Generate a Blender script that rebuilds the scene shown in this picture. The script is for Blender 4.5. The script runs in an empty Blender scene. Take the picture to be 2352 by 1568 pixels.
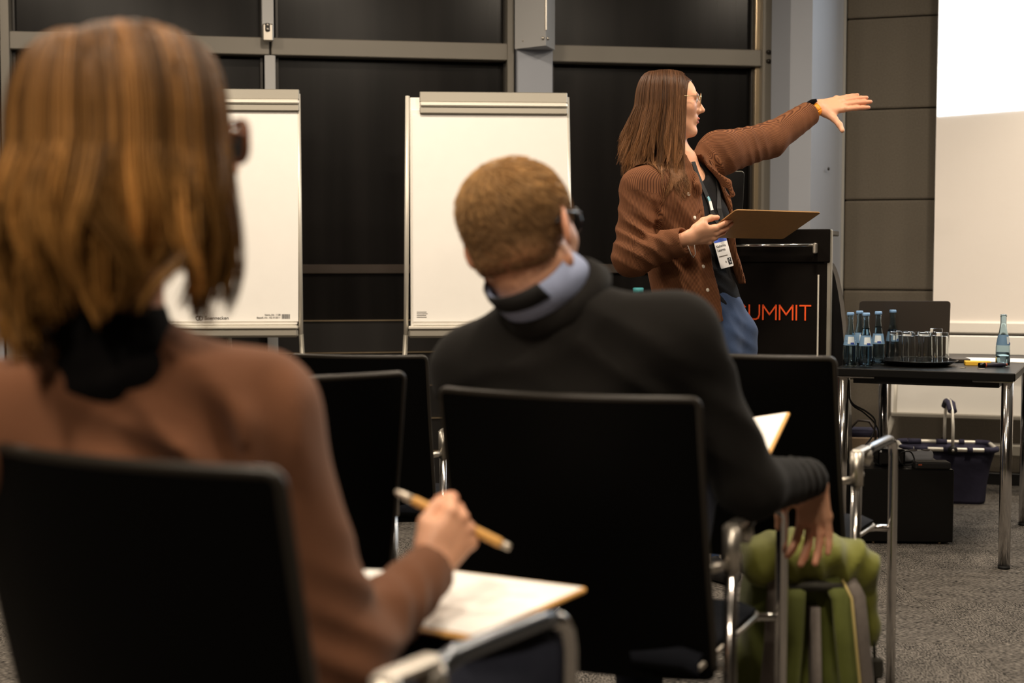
import bpy, bmesh, math, random
import numpy as np
from mathutils import Vector, Matrix

random.seed(7)
rng = np.random.default_rng(7)
SC = bpy.context.scene
COL = SC.collection
R = math.radians

# ------------------------------------------------------------------ camera, light, exposure
FPX = 3267.0                      # 50 mm lens on a 36 mm sensor, 2352 px wide
PITCH = math.atan((784 - 590) / FPX)
CAM_Z = 1.14
cam = bpy.data.cameras.new('camera')
cam.lens = 50.0; cam.sensor_width = 36.0; cam.sensor_fit = 'HORIZONTAL'
cam.clip_start = 0.05; cam.clip_end = 100
cam.dof.use_dof = True; cam.dof.focus_distance = 5.0; cam.dof.aperture_fstop = 2.6
cam_o = bpy.data.objects.new('camera', cam); COL.objects.link(cam_o)
cam_o.location = (0, 0, CAM_Z); cam_o.rotation_euler = (math.pi / 2 - PITCH, 0, 0)
SC.camera = cam_o

SC.view_settings.view_transform = 'Standard'
SC.view_settings.look = 'None'
SC.view_settings.gamma = 1.0
SC.view_settings.use_curve_mapping = False
SC.view_settings.exposure = 0.0

world = bpy.data.worlds.new('world'); SC.world = world; world.use_nodes = True
bg = world.node_tree.nodes['Background']
bg.inputs[0].default_value = (0.02, 0.022, 0.03, 1); bg.inputs[1].default_value = 0.3   # night outside

CEIL = 3.05
def area(name, loc, size, power, color, target=None, spread=180, size_y=None):
    l = bpy.data.lights.new(name, 'AREA'); l.energy = power; l.color = color
    l.shape = 'RECTANGLE' if size_y else 'DISK'
    l.size = size
    if size_y: l.size_y = size_y
    l.spread = R(spread)
    o = bpy.data.objects.new(name, l); COL.objects.link(o); o.location = loc
    if target is not None:
        d = Vector(target) - Vector(loc)
        o.rotation_euler = d.to_track_quat('-Z', 'Y').to_euler()
    return o
WARM = (1.0, 0.845, 0.665)
# rows of recessed warm ceiling lamps
for lx, ly, pw in [
        (-2.2, 5.0, 34), (-0.6, 5.2, 34), (0.9, 4.5, 34), (2.4, 5.0, 33), (3.5, 5.7, 14),
        (-1.7, 3.0, 28), (0.2, 2.7, 30), (2.0, 2.9, 24),
        (-1.1, 0.9, 46), (0.5, 1.0, 26), (-0.7, -0.5, 46)]:  # last lamp added behind the camera to brighten the seated woman's back
    area('ceiling_lamp', (lx, ly, CEIL - 0.03), 0.28, pw, WARM)
area('ceiling_lamp', (2.85, 6.35, CEIL - 0.03), 0.2, 7, WARM, spread=75)      # narrow downlight close to the screen wall
# no beamer is built; a glowing sheet on the screen gives its light

# ------------------------------------------------------------------ helpers
def W(x, y, D):
    """world point on the line of sight of photograph pixel (x, y) at forward distance D (metres)"""
    a = (x - 1176) / FPX; v = (784 - y) / FPX
    Y = v * math.sin(PITCH) + math.cos(PITCH); Z = v * math.cos(PITCH) - math.sin(PITCH)
    k = D / Y
    return np.array([a * k, D, CAM_Z + Z * k])

def lin(c):
    c = c / 255.0
    return c / 12.92 if c <= 0.04045 else ((c + 0.055) / 1.055) ** 2.4
def rgb(r, g, b): return (lin(r), lin(g), lin(b), 1.0)

def mat(name, color, rough=0.5, metal=0.0, noise=None, bump=None, spec=0.5, sss=0.0, coat=0.0, sheen=0.0, trans=0.0, ior=1.45, alpha=1.0, emit=None):
    """procedural principled material: noise=(scale, amount) varies the colour, bump=(scale, strength) the relief"""
    m = bpy.data.materials.new(name); m.use_nodes = True
    nt = m.node_tree; b = nt.nodes['Principled BSDF']
    b.inputs['Base Color'].default_value = color
    b.inputs['Roughness'].default_value = rough
    b.inputs['Metallic'].default_value = metal
    b.inputs['Specular IOR Level'].default_value = spec
    b.inputs['IOR'].default_value = ior
    b.inputs['Transmission Weight'].default_value = trans
    b.inputs['Coat Weight'].default_value = coat
    b.inputs['Sheen Weight'].default_value = sheen
    b.inputs['Alpha'].default_value = alpha
    if sss:
        b.inputs['Subsurface Weight'].default_value = sss
        b.inputs['Subsurface Radius'].default_value = (0.02, 0.008, 0.004)
        b.inputs['Subsurface Scale'].default_value = 0.4
    if emit:
        b.inputs['Emission Color'].default_value = emit[0]; b.inputs['Emission Strength'].default_value = emit[1]
    tc = nt.nodes.new('ShaderNodeTexCoord')
    if noise:
        n = nt.nodes.new('ShaderNodeTexNoise'); n.inputs['Scale'].default_value = noise[0]; n.inputs['Detail'].default_value = 5
        nt.links.new(tc.outputs['Object'], n.inputs['Vector'])
        mr = nt.nodes.new('ShaderNodeMapRange')
        mr.inputs[1].default_value = 0.25; mr.inputs[2].default_value = 0.75
        mr.inputs[3].default_value = 1 - noise[1]; mr.inputs[4].default_value = 1 + noise[1]
        nt.links.new(n.outputs['Fac'], mr.inputs[0])
        mx = nt.nodes.new('ShaderNodeVectorMath'); mx.operation = 'SCALE'
        mx.inputs[0].default_value = color[:3]
        nt.links.new(mr.outputs[0], mx.inputs['Scale'])
        nt.links.new(mx.outputs[0], b.inputs['Base Color'])
    if bump:
        n = nt.nodes.new('ShaderNodeTexNoise'); n.inputs['Scale'].default_value = bump[0]; n.inputs['Detail'].default_value = 4
        nt.links.new(tc.outputs['Object'], n.inputs['Vector'])
        bp = nt.nodes.new('ShaderNodeBump'); bp.inputs['Strength'].default_value = bump[1]; bp.inputs['Distance'].default_value = 0.004
        nt.links.new(n.outputs['Fac'], bp.inputs['Height']); nt.links.new(bp.outputs[0], b.inputs['Normal'])
    return m

def attr_color(m, attr, base=True):
    """multiply the base colour by a point colour attribute stored on the mesh"""
    nt = m.node_tree; b = nt.nodes['Principled BSDF']
    a = nt.nodes.new('ShaderNodeAttribute'); a.attribute_name = attr
    nt.links.new(a.outputs['Color'], b.inputs['Base Color'])
    return m

class MB:
    """collects shapes into one mesh"""
    def __init__(self): self.v = []; self.f = []; self.s = []
    def add(self, vs, fs, smooth=False):
        o = len(self.v); self.v += [tuple(map(float, p)) for p in vs]
        for f in fs: self.f.append(tuple(i + o for i in f)); self.s.append(smooth)
        return self
    def box(self, c, size, bev=0.0, M=None, seg=1):
        bm = bmesh.new(); bmesh.ops.create_cube(bm, size=1.0)
        for v in bm.verts: v.co = Vector((v.co.x * size[0], v.co.y * size[1], v.co.z * size[2]))
        if bev: bmesh.ops.bevel(bm, geom=list(bm.edges), offset=bev, segments=seg, profile=0.5, affect='EDGES')
        bm.verts.index_update()
        vs = []
        for v in bm.verts:
            p = v.co.copy()
            if M is not None: p = M @ p
            vs.append(p + Vector(c))
        self.add(vs, [[x.index for x in f.verts] for f in bm.faces]); bm.free(); return self
    def tube(self, path, r, n=10, cap=True, closed=False, flat=None):
        P = [np.array(p, float) for p in path]; m = len(P)
        rs = r if hasattr(r, '__len__') else [r] * m
        vs = []; up = None
        for i in range(m):
            if closed: t = P[(i + 1) % m] - P[i - 1]
            else: t = P[min(i + 1, m - 1)] - P[max(i - 1, 0)]
            t = t / (np.linalg.norm(t) + 1e-12)
            if up is None:
                up = np.array([0, 0, 1.0]) if abs(t[2]) < 0.9 else np.array([1.0, 0, 0])
            a = up - t * np.dot(up, t); a /= np.linalg.norm(a) + 1e-12; b = np.cross(t, a); up = a
            for k in range(n):
                w = 2 * math.pi * k / n
                ca, sb = math.cos(w), math.sin(w)
                if flat: ca *= flat[0]; sb *= flat[1]
                vs.append(P[i] + rs[i] * (ca * a + sb * b))
        fs = []
        for i in range(m if closed else m - 1):
            j = (i + 1) % m
            for k in range(n):
                k2 = (k + 1) % n
                fs.append((i * n + k, i * n + k2, j * n + k2, j * n + k))
        self.add(vs, fs, True)
        if cap and not closed:
            o = len(self.v) - len(vs)
            self.f.append(tuple(o + k for k in range(n))[::-1]); self.s.append(False)
            self.f.append(tuple(o + (m - 1) * n + k for k in range(n))); self.s.append(False)
        return self
    def lathe(self, prof, c=(0, 0, 0), n=24, smooth=True):
        vs = []
        for r, z in prof:
            for k in range(n):
                w = 2 * math.pi * k / n
                vs.append((c[0] + r * math.cos(w), c[1] + r * math.sin(w), c[2] + z))
        fs = []
        for i in range(len(prof) - 1):
            for k in range(n):
                k2 = (k + 1) % n
                fs.append((i * n + k, i * n + k2, (i + 1) * n + k2, (i + 1) * n + k))
        self.add(vs, fs, smooth); return self
    def prism(self, poly, z0, z1):
        """poly: plan outline [(x, y)...], extruded in z"""
        n = len(poly)
        vs = [(x, y, z0) for x, y in poly] + [(x, y, z1) for x, y in poly]
        fs = [tuple(range(n))[::-1], tuple(range(n, 2 * n))] + [(i, (i + 1) % n, n + (i + 1) % n, n + i) for i in range(n)]
        self.add(vs, fs); return self
    def slab(self, poly, th, M):
        """outline in the local xy plane, thickness th along local +z, placed by matrix M"""
        n = len(poly)
        vs = [M @ Vector((x, y, 0)) for x, y in poly] + [M @ Vector((x, y, th)) for x, y in poly]
        fs = [tuple(range(n))[::-1], tuple(range(n, 2 * n))] + [(i, (i + 1) % n, n + (i + 1) % n, n + i) for i in range(n)]
        self.add(vs, fs); return self
    def grid(self, P, thick=None, closed_u=False, smooth=True):
        """P[i][j] points -> sheet"""
        nu, nv = len(P), len(P[0]); vs = [p for row in P for p in row]
        fs = [(i * nv + j, (i + 1) * nv + j, (i + 1) * nv + j + 1, i * nv + j + 1) for i in range(nu - 1) for j in range(nv - 1)]
        self.add(vs, fs, smooth); return self
    def build(self, name, m, parent=None, offset=None):
        me = bpy.data.meshes.new(name)
        vs = self.v
        if offset is not None: vs = [(a - offset[0], b - offset[1], c - offset[2]) for a, b, c in vs]
        me.from_pydata(vs, [], self.f)
        me.polygons.foreach_set('use_smooth', self.s); me.update()
        bm = bmesh.new(); bm.from_mesh(me); bmesh.ops.recalc_face_normals(bm, faces=bm.faces); bm.to_mesh(me); bm.free()
        me.materials.append(m)
        o = bpy.data.objects.new(name, me); COL.objects.link(o)
        if parent is not None: o.parent = parent
        return o

def rrect(w, h, r, n=5, cx=0, cy=0):
    pts = []
    for sx, sy, a0 in ((1, 1, 0), (-1, 1, 90), (-1, -1, 180), (1, -1, 270)):
        for k in range(n + 1):
            a = R(a0 + 90 * k / n)
            pts.append((cx + sx * (w / 2 - r) + r * math.cos(a), cy + sy * (h / 2 - r) + r * math.sin(a)))
    return pts

def empty(name, loc=(0, 0, 0), rz=0.0):
    o = bpy.data.objects.new(name, None); COL.objects.link(o)
    o.location = loc; o.rotation_euler = (0, 0, rz); o.empty_display_size = 0.05
    return o
def tag(o, label=None, cat=None, group=None, kind=None):
    if label: o['label'] = label
    if cat: o['category'] = cat
    if group: o['group'] = group
    if kind: o['kind'] = kind
    return o
def kids(o): return [c for c in bpy.data.objects if c.parent == o]
def copy_tree(o, parent=None):
    c = o.copy(); COL.objects.link(c)
    if parent is not None: c.parent = parent
    for ch in kids(o): copy_tree(ch, c)
    return c

def text_mesh(name, s, size, m, parent, M, depth=0.0008, spacing=1.0, align='LEFT'):
    cu = bpy.data.curves.new(name, 'FONT'); cu.body = s; cu.size = size; cu.extrude = depth; cu.space_character = spacing
    cu.align_x = align
    t = bpy.data.objects.new(name, cu); COL.objects.link(t)
    dg = bpy.context.evaluated_depsgraph_get(); dg.update()
    me = bpy.data.meshes.new_from_object(t.evaluated_get(dg))
    bpy.data.objects.remove(t); bpy.data.curves.remove(cu)
    me.transform(M); me.materials.clear(); me.materials.append(m)
    o = bpy.data.objects.new(name, me); COL.objects.link(o)
    if parent is not None: o.parent = parent
    return o

# ------------------------------------------------------------------ distance-field modelling for people and soft things
def V(*a): return np.array(a, np.float32)
def smin(a, b, k):
    if k <= 0: return np.minimum(a, b)
    h = np.clip(0.5 + 0.5 * (b - a) / k, 0, 1)
    return b * (1 - h) + a * h - k * h * (1 - h)
def smax(a, b, k): return -smin(-a, -b, k)
def rc(a, b, ra, rb):
    a = np.asarray(a, np.float32); b = np.asarray(b, np.float32); ab = b - a; L = float(ab @ ab) + 1e-12
    def f(p):
        q = p - a; t = np.clip((q @ ab) / L, 0, 1)
        return np.linalg.norm(q - t[:, None] * ab, axis=1) - (ra + (rb - ra) * t)
    return f
def ell(c, r, M=None):
    c = np.asarray(c, np.float32); r = np.asarray(r, np.float32)
    def f(p):
        q = p - c
        if M is not None: q = q @ M
        k0 = np.linalg.norm(q / r, axis=1); k1 = np.linalg.norm(q / (r * r), axis=1) + 1e-9
        return k0 * (k0 - 1) / k1
    return f
def sph(c, r): return ell(c, (r, r, r))
def chain(pts, rs, k=0.02):
    fs = [rc(pts[i], pts[i + 1], rs[i], rs[i + 1]) for i in range(len(pts) - 1)]
    return U(fs, k)
def U(fs, k=0.02):
    def f(p):
        d = fs[0](p)
        for g in fs[1:]: d = smin(d, g(p), k)
        return d
    return f
def sub(f, g, k=0.01):
    return lambda p: smax(f(p), -g(p), k)
def frame(o, x, y, z):
    """matrix (rows: axes) and origin of a local frame"""
    return np.asarray(o, np.float32), np.stack([np.asarray(x, np.float32), np.asarray(y, np.float32), np.asarray(z, np.float32)])
def inframe(f, fr, s=1.0):
    o, A = fr
    return lambda p: f(((p - o) @ A.T) / s) * s
def yawframe(o, ang):
    """facing = (sin, cos) of ang from +Y towards +X; local x = right, y = forward, z = up"""
    s, c = math.sin(ang), math.cos(ang)
    return frame(o, (c, -s, 0), (s, c, 0), (0, 0, 1))
def rotframe(fr, axis, ang):
    o, A = fr; M = np.array(Matrix.Rotation(ang, 3, Vector(axis)))
    return o, (M.T @ A).astype(np.float32)        # rotate the axes about one of their own directions
def loc2w(fr, p, s=1.0): return fr[0] + s * (np.asarray(p, np.float32) @ fr[1])
def loft(fr, keys, n=2.3, cap=0.02):
    """stack of super-elliptic sections: keys = (z, cx, cy, rx, ry) in the frame"""
    K = np.array(keys, float); zz = np.linspace(K[0, 0], K[-1, 0], 60)
    def cub(col):
        z = K[:, 0]; v = K[:, col]; m = np.gradient(v, z); out = np.empty_like(zz)
        idx = np.clip(np.searchsorted(z, zz) - 1, 0, len(z) - 2)
        h = z[idx + 1] - z[idx]; t = (zz - z[idx]) / h
        out = (2*t**3-3*t**2+1)*v[idx] + (t**3-2*t**2+t)*h*m[idx] + (-2*t**3+3*t**2)*v[idx+1] + (t**3-t**2)*h*m[idx+1]
        return out
    C = [cub(i) for i in range(1, 5)]; o, A = fr
    def f(p):
        q = (p - o) @ A.T; z = q[:, 2]
        cx, cy, rx, ry = [np.interp(z, zz, c) for c in C]
        d = (((np.abs((q[:, 0] - cx) / rx)) ** n + (np.abs((q[:, 1] - cy) / ry)) ** n) ** (1 / n) - 1) * np.minimum(rx, ry)
        return smax(smax(d, z - K[-1, 0], cap), K[0, 0] - z, cap).astype(np.float32)
    return f
def wob(p, s=1.0, seed=0.0):
    """smooth pseudo noise in -1..1"""
    x, y, z = p[:, 0] * s + seed, p[:, 1] * s + 1.7 * seed, p[:, 2] * s - seed
    return (np.sin(x + 1.3 * np.sin(0.7 * y + 0.4 * z)) + np.sin(1.1 * y + 1.2 * np.sin(0.8 * z + 0.3 * x)) + np.sin(0.9 * z + 1.4 * np.sin(0.6 * x - 0.5 * y))) / 3
def fold(f, items):
    """cloth folds: (centre, direction across the folds, wavelength, depth, radius)"""
    def g(p):
        d = f(p)
        for c, dr, wl, am, rad in items:
            q = p - np.asarray(c, np.float32); dr = np.asarray(dr, np.float32); dr = dr / np.linalg.norm(dr)
            w = np.exp(-(q * q).sum(1) / (rad * rad))
            ph = (q @ dr) * (2 * math.pi / wl) + 0.9 * np.sin(q[:, 0] * 19 + q[:, 2] * 13 + q[:, 1] * 7)
            d = d + am * w * (np.abs(np.sin(ph / 2)) * 2 - 1.2)
        return d
    return g

def polygonise(f, lo, hi, h):
    """surface nets over a box, refined only near the surface -> verts, quads"""
    lo = np.asarray(lo, float); hi = np.asarray(hi, float); B = 4
    nb = np.ceil((hi - lo) / (B * h)).astype(int)
    g = np.stack(np.meshgrid(*[np.arange(n) for n in nb], indexing='ij'), -1).reshape(-1, 3)
    cen = (lo + (g + 0.5) * B * h).astype(np.float32)
    d = np.concatenate([f(c) for c in np.array_split(cen, max(1, len(cen) // 200000))])
    vals = np.repeat(np.repeat(np.repeat(np.sign(d).reshape(nb), B, 0), B, 1), B, 2).astype(np.float32)
    vals = np.pad(vals, ((0, 1),) * 3, mode='edge')
    act = g[np.abs(d) < B * h * 1.7]
    off = np.stack(np.meshgrid(*[np.arange(B + 1)] * 3, indexing='ij'), -1).reshape(-1, 3)
    for ch in np.array_split(act, max(1, len(act) // 2500)):
        ii = (ch[:, None, :] * B + off[None]).reshape(-1, 3)
        dv = f((lo + ii * h).astype(np.float32))
        vals[ii[:, 0], ii[:, 1], ii[:, 2]] = dv
    s = vals < 0
    cnt = np.zeros(np.array(s.shape) - 1, np.int8)
    co = [(i, j, k) for i in (0, 1) for j in (0, 1) for k in (0, 1)]
    n0, n1, n2 = cnt.shape
    for i, j, k in co: cnt += s[i:i + n0, j:j + n1, k:k + n2]
    cells = np.argwhere((cnt > 0) & (cnt < 8))
    cv = np.stack([vals[cells[:, 0] + i, cells[:, 1] + j, cells[:, 2] + k] for i, j, k in co], 1)
    acc = np.zeros((len(cells), 3)); num = np.zeros(len(cells)); C8 = np.array(co, float)
    for a in range(8):
        for b in range(a + 1, 8):
            if np.abs(C8[a] - C8[b]).sum() != 1: continue
            m = (cv[:, a] < 0) != (cv[:, b] < 0)
            t = cv[m, a] / (cv[m, a] - cv[m, b])
            acc[m] += C8[a] + t[:, None] * (C8[b] - C8[a]); num[m] += 1
    verts = lo + (cells + acc / num[:, None]) * h
    idx = np.full(cnt.shape, -1, np.int32); idx[cells[:, 0], cells[:, 1], cells[:, 2]] = np.arange(len(cells))
    quads = []
    for ax in range(3):
        a = [slice(1, -1)] * 3; a[ax] = slice(0, -1); b = list(a); b[ax] = slice(1, None)
        sa, sb = s[tuple(a)], s[tuple(b)]
        e = np.argwhere(sa != sb); e[:, [x for x in range(3) if x != ax]] += 1
        u, w = (ax + 1) % 3, (ax + 2) % 3
        def cell(du, dw):
            q = e.copy(); q[:, u] -= du; q[:, w] -= dw
            return idx[q[:, 0], q[:, 1], q[:, 2]]
        Q = np.stack([cell(1, 1), cell(0, 1), cell(0, 0), cell(1, 0)], 1)
        flip = ~s[e[:, 0], e[:, 1], e[:, 2]]
        Q[flip] = Q[flip][:, ::-1]
        quads.append(Q[(Q >= 0).all(1)])
    return verts, np.concatenate(quads)

def np_mesh(name, m, verts, quads, parent=None, offset=(0, 0, 0), smooth=True, colors=None, attr=None, slots=None, mats=None):
    me = bpy.data.meshes.new(name); n = len(verts); k = quads.shape[1]
    me.vertices.add(n); me.vertices.foreach_set('co', (verts - np.asarray(offset)).astype(np.float32).ravel())
    me.loops.add(len(quads) * k); me.polygons.add(len(quads))
    me.loops.foreach_set('vertex_index', quads.astype(np.int32).ravel())
    me.polygons.foreach_set('loop_start', np.arange(len(quads), dtype=np.int32) * k)
    me.polygons.foreach_set('use_smooth', np.full(len(quads), smooth))
    if mats:
        for x in mats: me.materials.append(x)
        me.polygons.foreach_set('material_index', slots.astype(np.int32))
    else: me.materials.append(m)
    if colors is not None:
        ca = me.color_attributes.new('tint', 'FLOAT_COLOR', 'POINT')
        ca.data.foreach_set('color', np.concatenate([colors, np.ones((n, 1))], 1).astype(np.float32).ravel())
    if attr is not None:
        at = me.attributes.new('wale', 'FLOAT', 'POINT'); at.data.foreach_set('value', attr.astype(np.float32))
    me.update(); me.validate()
    o = bpy.data.objects.new(name, me); COL.objects.link(o)
    if parent is not None: o.parent = parent
    return o
def merge(parts):
    vs, qs, n = [], [], 0
    for v, q in parts: vs.append(v); qs.append(q + n); n += len(v)
    return np.concatenate(vs), np.concatenate(qs)
def hit(f, x, y, d0, d1):
    """first point of a solid along a line of sight"""
    D = np.linspace(d0, d1, 500); P = np.stack([W(x, y, k) for k in D]).astype(np.float32)
    v = f(P); i = int(np.argmax(v < 0.0)) if (v < 0).any() else int(np.argmin(v))
    p = P[i]; e = 0.003
    g = np.array([f((p + e * ax)[None].astype(np.float32))[0] - f((p - e * ax)[None].astype(np.float32))[0] for ax in np.eye(3)])
    return p.astype(float), g / (np.linalg.norm(g) + 1e-9)
def strands(paths, r0, r1, n=3):
    """(N, S, 3) strand centre lines -> thin tubes"""
    N, S, _ = paths.shape
    t = np.gradient(paths, axis=1); t /= np.linalg.norm(t, axis=2, keepdims=True) + 1e-9
    ref = rng.normal(size=(N, 1, 3)); a = np.cross(t, ref); a /= np.linalg.norm(a, axis=2, keepdims=True) + 1e-9
    b = np.cross(t, a)
    rr = (r0 + (r1 - r0) * np.linspace(0, 1, S) ** 2)[None, :, None]
    rings = np.stack([paths + rr * (math.cos(w) * a + math.sin(w) * b) for w in np.arange(n) * 2 * math.pi / n], 2)
    verts = rings.reshape(-1, 3)
    base = (np.arange(N)[:, None, None] * S * n + np.arange(S - 1)[None, :, None] * n)
    k = np.arange(n)[None, None]; k2 = (k + 1) % n
    q = np.stack([base + k, base + k2, base + n + k2, base + n + k], -1).reshape(-1, 4)
    return verts, q

# ------------------------------------------------------------------ materials
M = {}
M['grey_paint'] = mat('grey_paint', rgb(122, 117, 108), 0.45, 0.1, noise=(3, 0.05))
M['light_paint'] = mat('light_paint', rgb(176, 176, 176), 0.5, 0.0, noise=(2, 0.03))
M['column_paint'] = mat('column_paint', rgb(158, 162, 171), 0.5, 0.0, noise=(2, 0.03))
M['dark_frame'] = mat('dark_frame', rgb(40, 36, 31), 0.4)
M['night_glass'] = mat('night_glass', (0.009, 0.008, 0.0075, 1), 0.24, 0.0, spec=0.22, noise=(5.0, 0.9))
_nt = M['night_glass'].node_tree; _mp = _nt.nodes.new('ShaderNodeMapping'); _mp.inputs['Scale'].default_value = (1, 1, 0.04)   # drawn curtain behind the dark glass
_tc = [n for n in _nt.nodes if n.type == 'TEX_COORD'][0]; _nz = [n for n in _nt.nodes if n.type == 'TEX_NOISE'][0]
_nt.links.new(_tc.outputs['Object'], _mp.inputs[0]); _nt.links.new(_mp.outputs[0], _nz.inputs['Vector'])
M['brown_rail'] = mat('brown_rail', rgb(62, 52, 44), 0.5)
M['dark_panel'] = mat('dark_panel', rgb(34, 31, 29), 0.5, noise=(4, 0.12))
M['steel_strip'] = mat('steel_strip', rgb(200, 180, 150), 0.3, 0.8)
M['fabric_wall'] = mat('fabric_wall', rgb(101, 94, 84), 0.95, noise=(120, 0.12), bump=(400, 0.3), spec=0.1)
M['ceiling'] = mat('ceiling_white', rgb(170, 165, 155), 0.9, noise=(3, 0.02))
M['plain_wall'] = mat('plain_wall', rgb(72, 66, 58), 0.9, noise=(3, 0.05))
M['screen_cloth'] = mat('screen_cloth', rgb(246, 239, 232), 0.85, noise=(2, 0.015))
M['hem'] = mat('hem_white', rgb(245, 240, 232), 0.6)
M['beam_picture'] = mat('beam_picture', (0.9, 0.9, 0.9, 1), 0.9, emit=((0.78, 0.90, 1.0, 1), 5.0))
M['white_board'] = mat('white_board', rgb(248, 245, 238), 0.4)
M['paper'] = mat('paper', rgb(244, 241, 236), 0.8, noise=(14, 0.012), bump=(9, 0.05))
M['alu'] = mat('aluminium', rgb(158, 153, 142), 0.38, 0.5)
M['alu_light'] = mat('aluminium_light', rgb(225, 220, 208), 0.35, 0.3)
M['ink'] = mat('ink', rgb(70, 68, 66), 0.8)
M['ink_black'] = mat('ink_black', rgb(25, 25, 28), 0.7)
M['black_lam'] = mat('black_laminate', rgb(13, 12, 11), 0.36, noise=(6, 0.15), spec=0.3)
M['black_front'] = mat('black_front', rgb(20, 17, 15), 0.8, noise=(6, 0.15), spec=0.04)
M['black_matt'] = mat('black_matt', rgb(17, 16, 16), 0.55)
M['black_gloss'] = mat('black_gloss', rgb(14, 13, 14), 0.25)
M['chair_back'] = mat('chair_back_black', rgb(5, 5, 5), 0.55, bump=(500, 0.05), spec=0.07)
M['chair_seat'] = mat('chair_seat_cloth', rgb(20, 22, 28), 0.9, noise=(200, 0.2), spec=0.15)
M['chrome'] = mat('chrome', (0.62, 0.60, 0.58, 1), 0.14, 1.0)
M['arm_reflection_metal'] = mat('arm_reflection_metal', (0.20, 0.215, 0.24, 1), 0.28, 1.0)  # blue-grey reflection of the screen put into the metal colour
M['satin_metal'] = mat('satin_cast_metal', (0.55, 0.51, 0.45, 1), 0.35, 0.9)
M['rubber'] = mat('rubber', rgb(15, 15, 15), 0.7)
M['orange'] = mat('orange_print', rgb(255, 92, 28), 0.5)
M['glass'] = mat('clear_glass', (0.95, 0.97, 0.97, 1), 0.02, trans=1.0, ior=1.45)
M['blue_glass'] = mat('bluish_bottle_glass', (0.72, 0.86, 0.93, 1), 0.02, trans=1.0, ior=1.45)
M['water'] = mat('water', (0.85, 0.93, 0.97, 1), 0.0, trans=1.0, ior=1.33)
M['cap_blue'] = mat('cap_blue', rgb(130, 170, 215), 0.4)
M['label_blue'] = mat('label_blue', rgb(104, 138, 170), 0.6)
M['label_white'] = mat('label_white', rgb(205, 215, 220), 0.6)
M['label_navy'] = mat('label_navy', rgb(45, 70, 150), 0.6)
M['yellow'] = mat('yellow_paper', rgb(240, 190, 60), 0.7)
M['pen_dark'] = mat('pen_dark', rgb(42, 40, 55), 0.4)
M['red_brown'] = mat('red_brown', rgb(170, 80, 50), 0.5)
M['navy_cloth'] = mat('navy_cloth', rgb(44, 42, 62), 0.85, noise=(30, 0.12), bump=(40, 0.4))
M['kraft'] = mat('kraft_paper', rgb(160, 136, 108), 0.85, noise=(10, 0.08), bump=(12, 0.4))
M['white_plastic'] = mat('white_plastic', rgb(210, 212, 220), 0.4)
M['hardboard'] = mat('hardboard', rgb(170, 128, 78), 0.6, noise=(60, 0.06))
M['wood_edge'] = mat('board_edge', rgb(212, 160, 88), 0.6)
M['bamboo'] = mat('bamboo', rgb(214, 160, 82), 0.5, noise=(40, 0.08))
M['pen_silver'] = mat('pen_silver', rgb(185, 175, 160), 0.3, 0.6)
M['bag_green'] = mat('pack_green', rgb(92, 99, 34), 0.75, noise=(12, 0.12), bump=(25, 0.35), sheen=0.2)
M['bag_lid'] = mat('pack_lid_green', rgb(106, 108, 34), 0.8, noise=(12, 0.1), bump=(20, 0.35), sheen=0.2)
M['bag_grey'] = mat('pack_grey', rgb(112, 104, 98), 0.85, noise=(80, 0.1))
M['bag_dark'] = mat('pack_dark', rgb(48, 46, 38), 0.8)
M['piping'] = mat('pale_piping', rgb(205, 185, 120), 0.7)

def carpet():
    m = bpy.data.materials.new('carpet'); m.use_nodes = True; nt = m.node_tree; b = nt.nodes['Principled BSDF']
    b.inputs['Roughness'].default_value = 0.95; b.inputs['Specular IOR Level'].default_value = 0.1
    tc = nt.nodes.new('ShaderNodeTexCoord'); mp = nt.nodes.new('ShaderNodeMapping'); mp.inputs['Scale'].default_value = (1, 0.33, 1)
    n = nt.nodes.new('ShaderNodeTexNoise'); n.inputs['Scale'].default_value = 210; n.inputs['Detail'].default_value = 3
    nt.links.new(tc.outputs['Object'], mp.inputs[0]); nt.links.new(mp.outputs[0], n.inputs[0])
    n2 = nt.nodes.new('ShaderNodeTexNoise'); n2.inputs['Scale'].default_value = 18; nt.links.new(mp.outputs[0], n2.inputs[0])
    ad = nt.nodes.new('ShaderNodeMath'); ad.operation = 'MULTIPLY_ADD'; ad.inputs[1].default_value = 0.25
    nt.links.new(n2.outputs['Fac'], ad.inputs[0]); nt.links.new(n.outputs['Fac'], ad.inputs[2])
    cr = nt.nodes.new('ShaderNodeValToRGB'); e = cr.color_ramp.elements
    e[0].position = 0.47; e[0].color = rgb(26, 25, 24); e[1].position = 0.80; e[1].color = rgb(128, 122, 115)
    nt.links.new(ad.outputs[0], cr.inputs[0]); nt.links.new(cr.outputs[0], b.inputs['Base Color'])
    bp = nt.nodes.new('ShaderNodeBump'); bp.inputs['Strength'].default_value = 0.7; bp.inputs['Distance'].default_value = 0.004
    nt.links.new(n.outputs['Fac'], bp.inputs['Height']); nt.links.new(bp.outputs[0], b.inputs['Normal'])
    return m
M['carpet'] = carpet()

# ------------------------------------------------------------------ the setting
def on_plane(x, y, origin, rz, off=0.0):
    """(t, z, D) where the line of sight of a pixel meets a vertical plane (local x along it, local y = off away from the room)"""
    d = W(x, y, 1.0); dx, dy, dz = d[0], d[1], d[2] - CAM_Z
    n = np.array([-math.sin(rz), math.cos(rz)]); k = (n @ np.array(origin) + off) / (n @ np.array([dx, dy]))
    p = np.array([dx, dy]) * k - np.array(origin)
    return float(p @ np.array([math.cos(rz), math.sin(rz)])), CAM_Z + dz * k, k

def structure(name, loc=(0, 0, 0), rz=0): return tag(empty(name, loc, rz), kind='structure')

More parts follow.
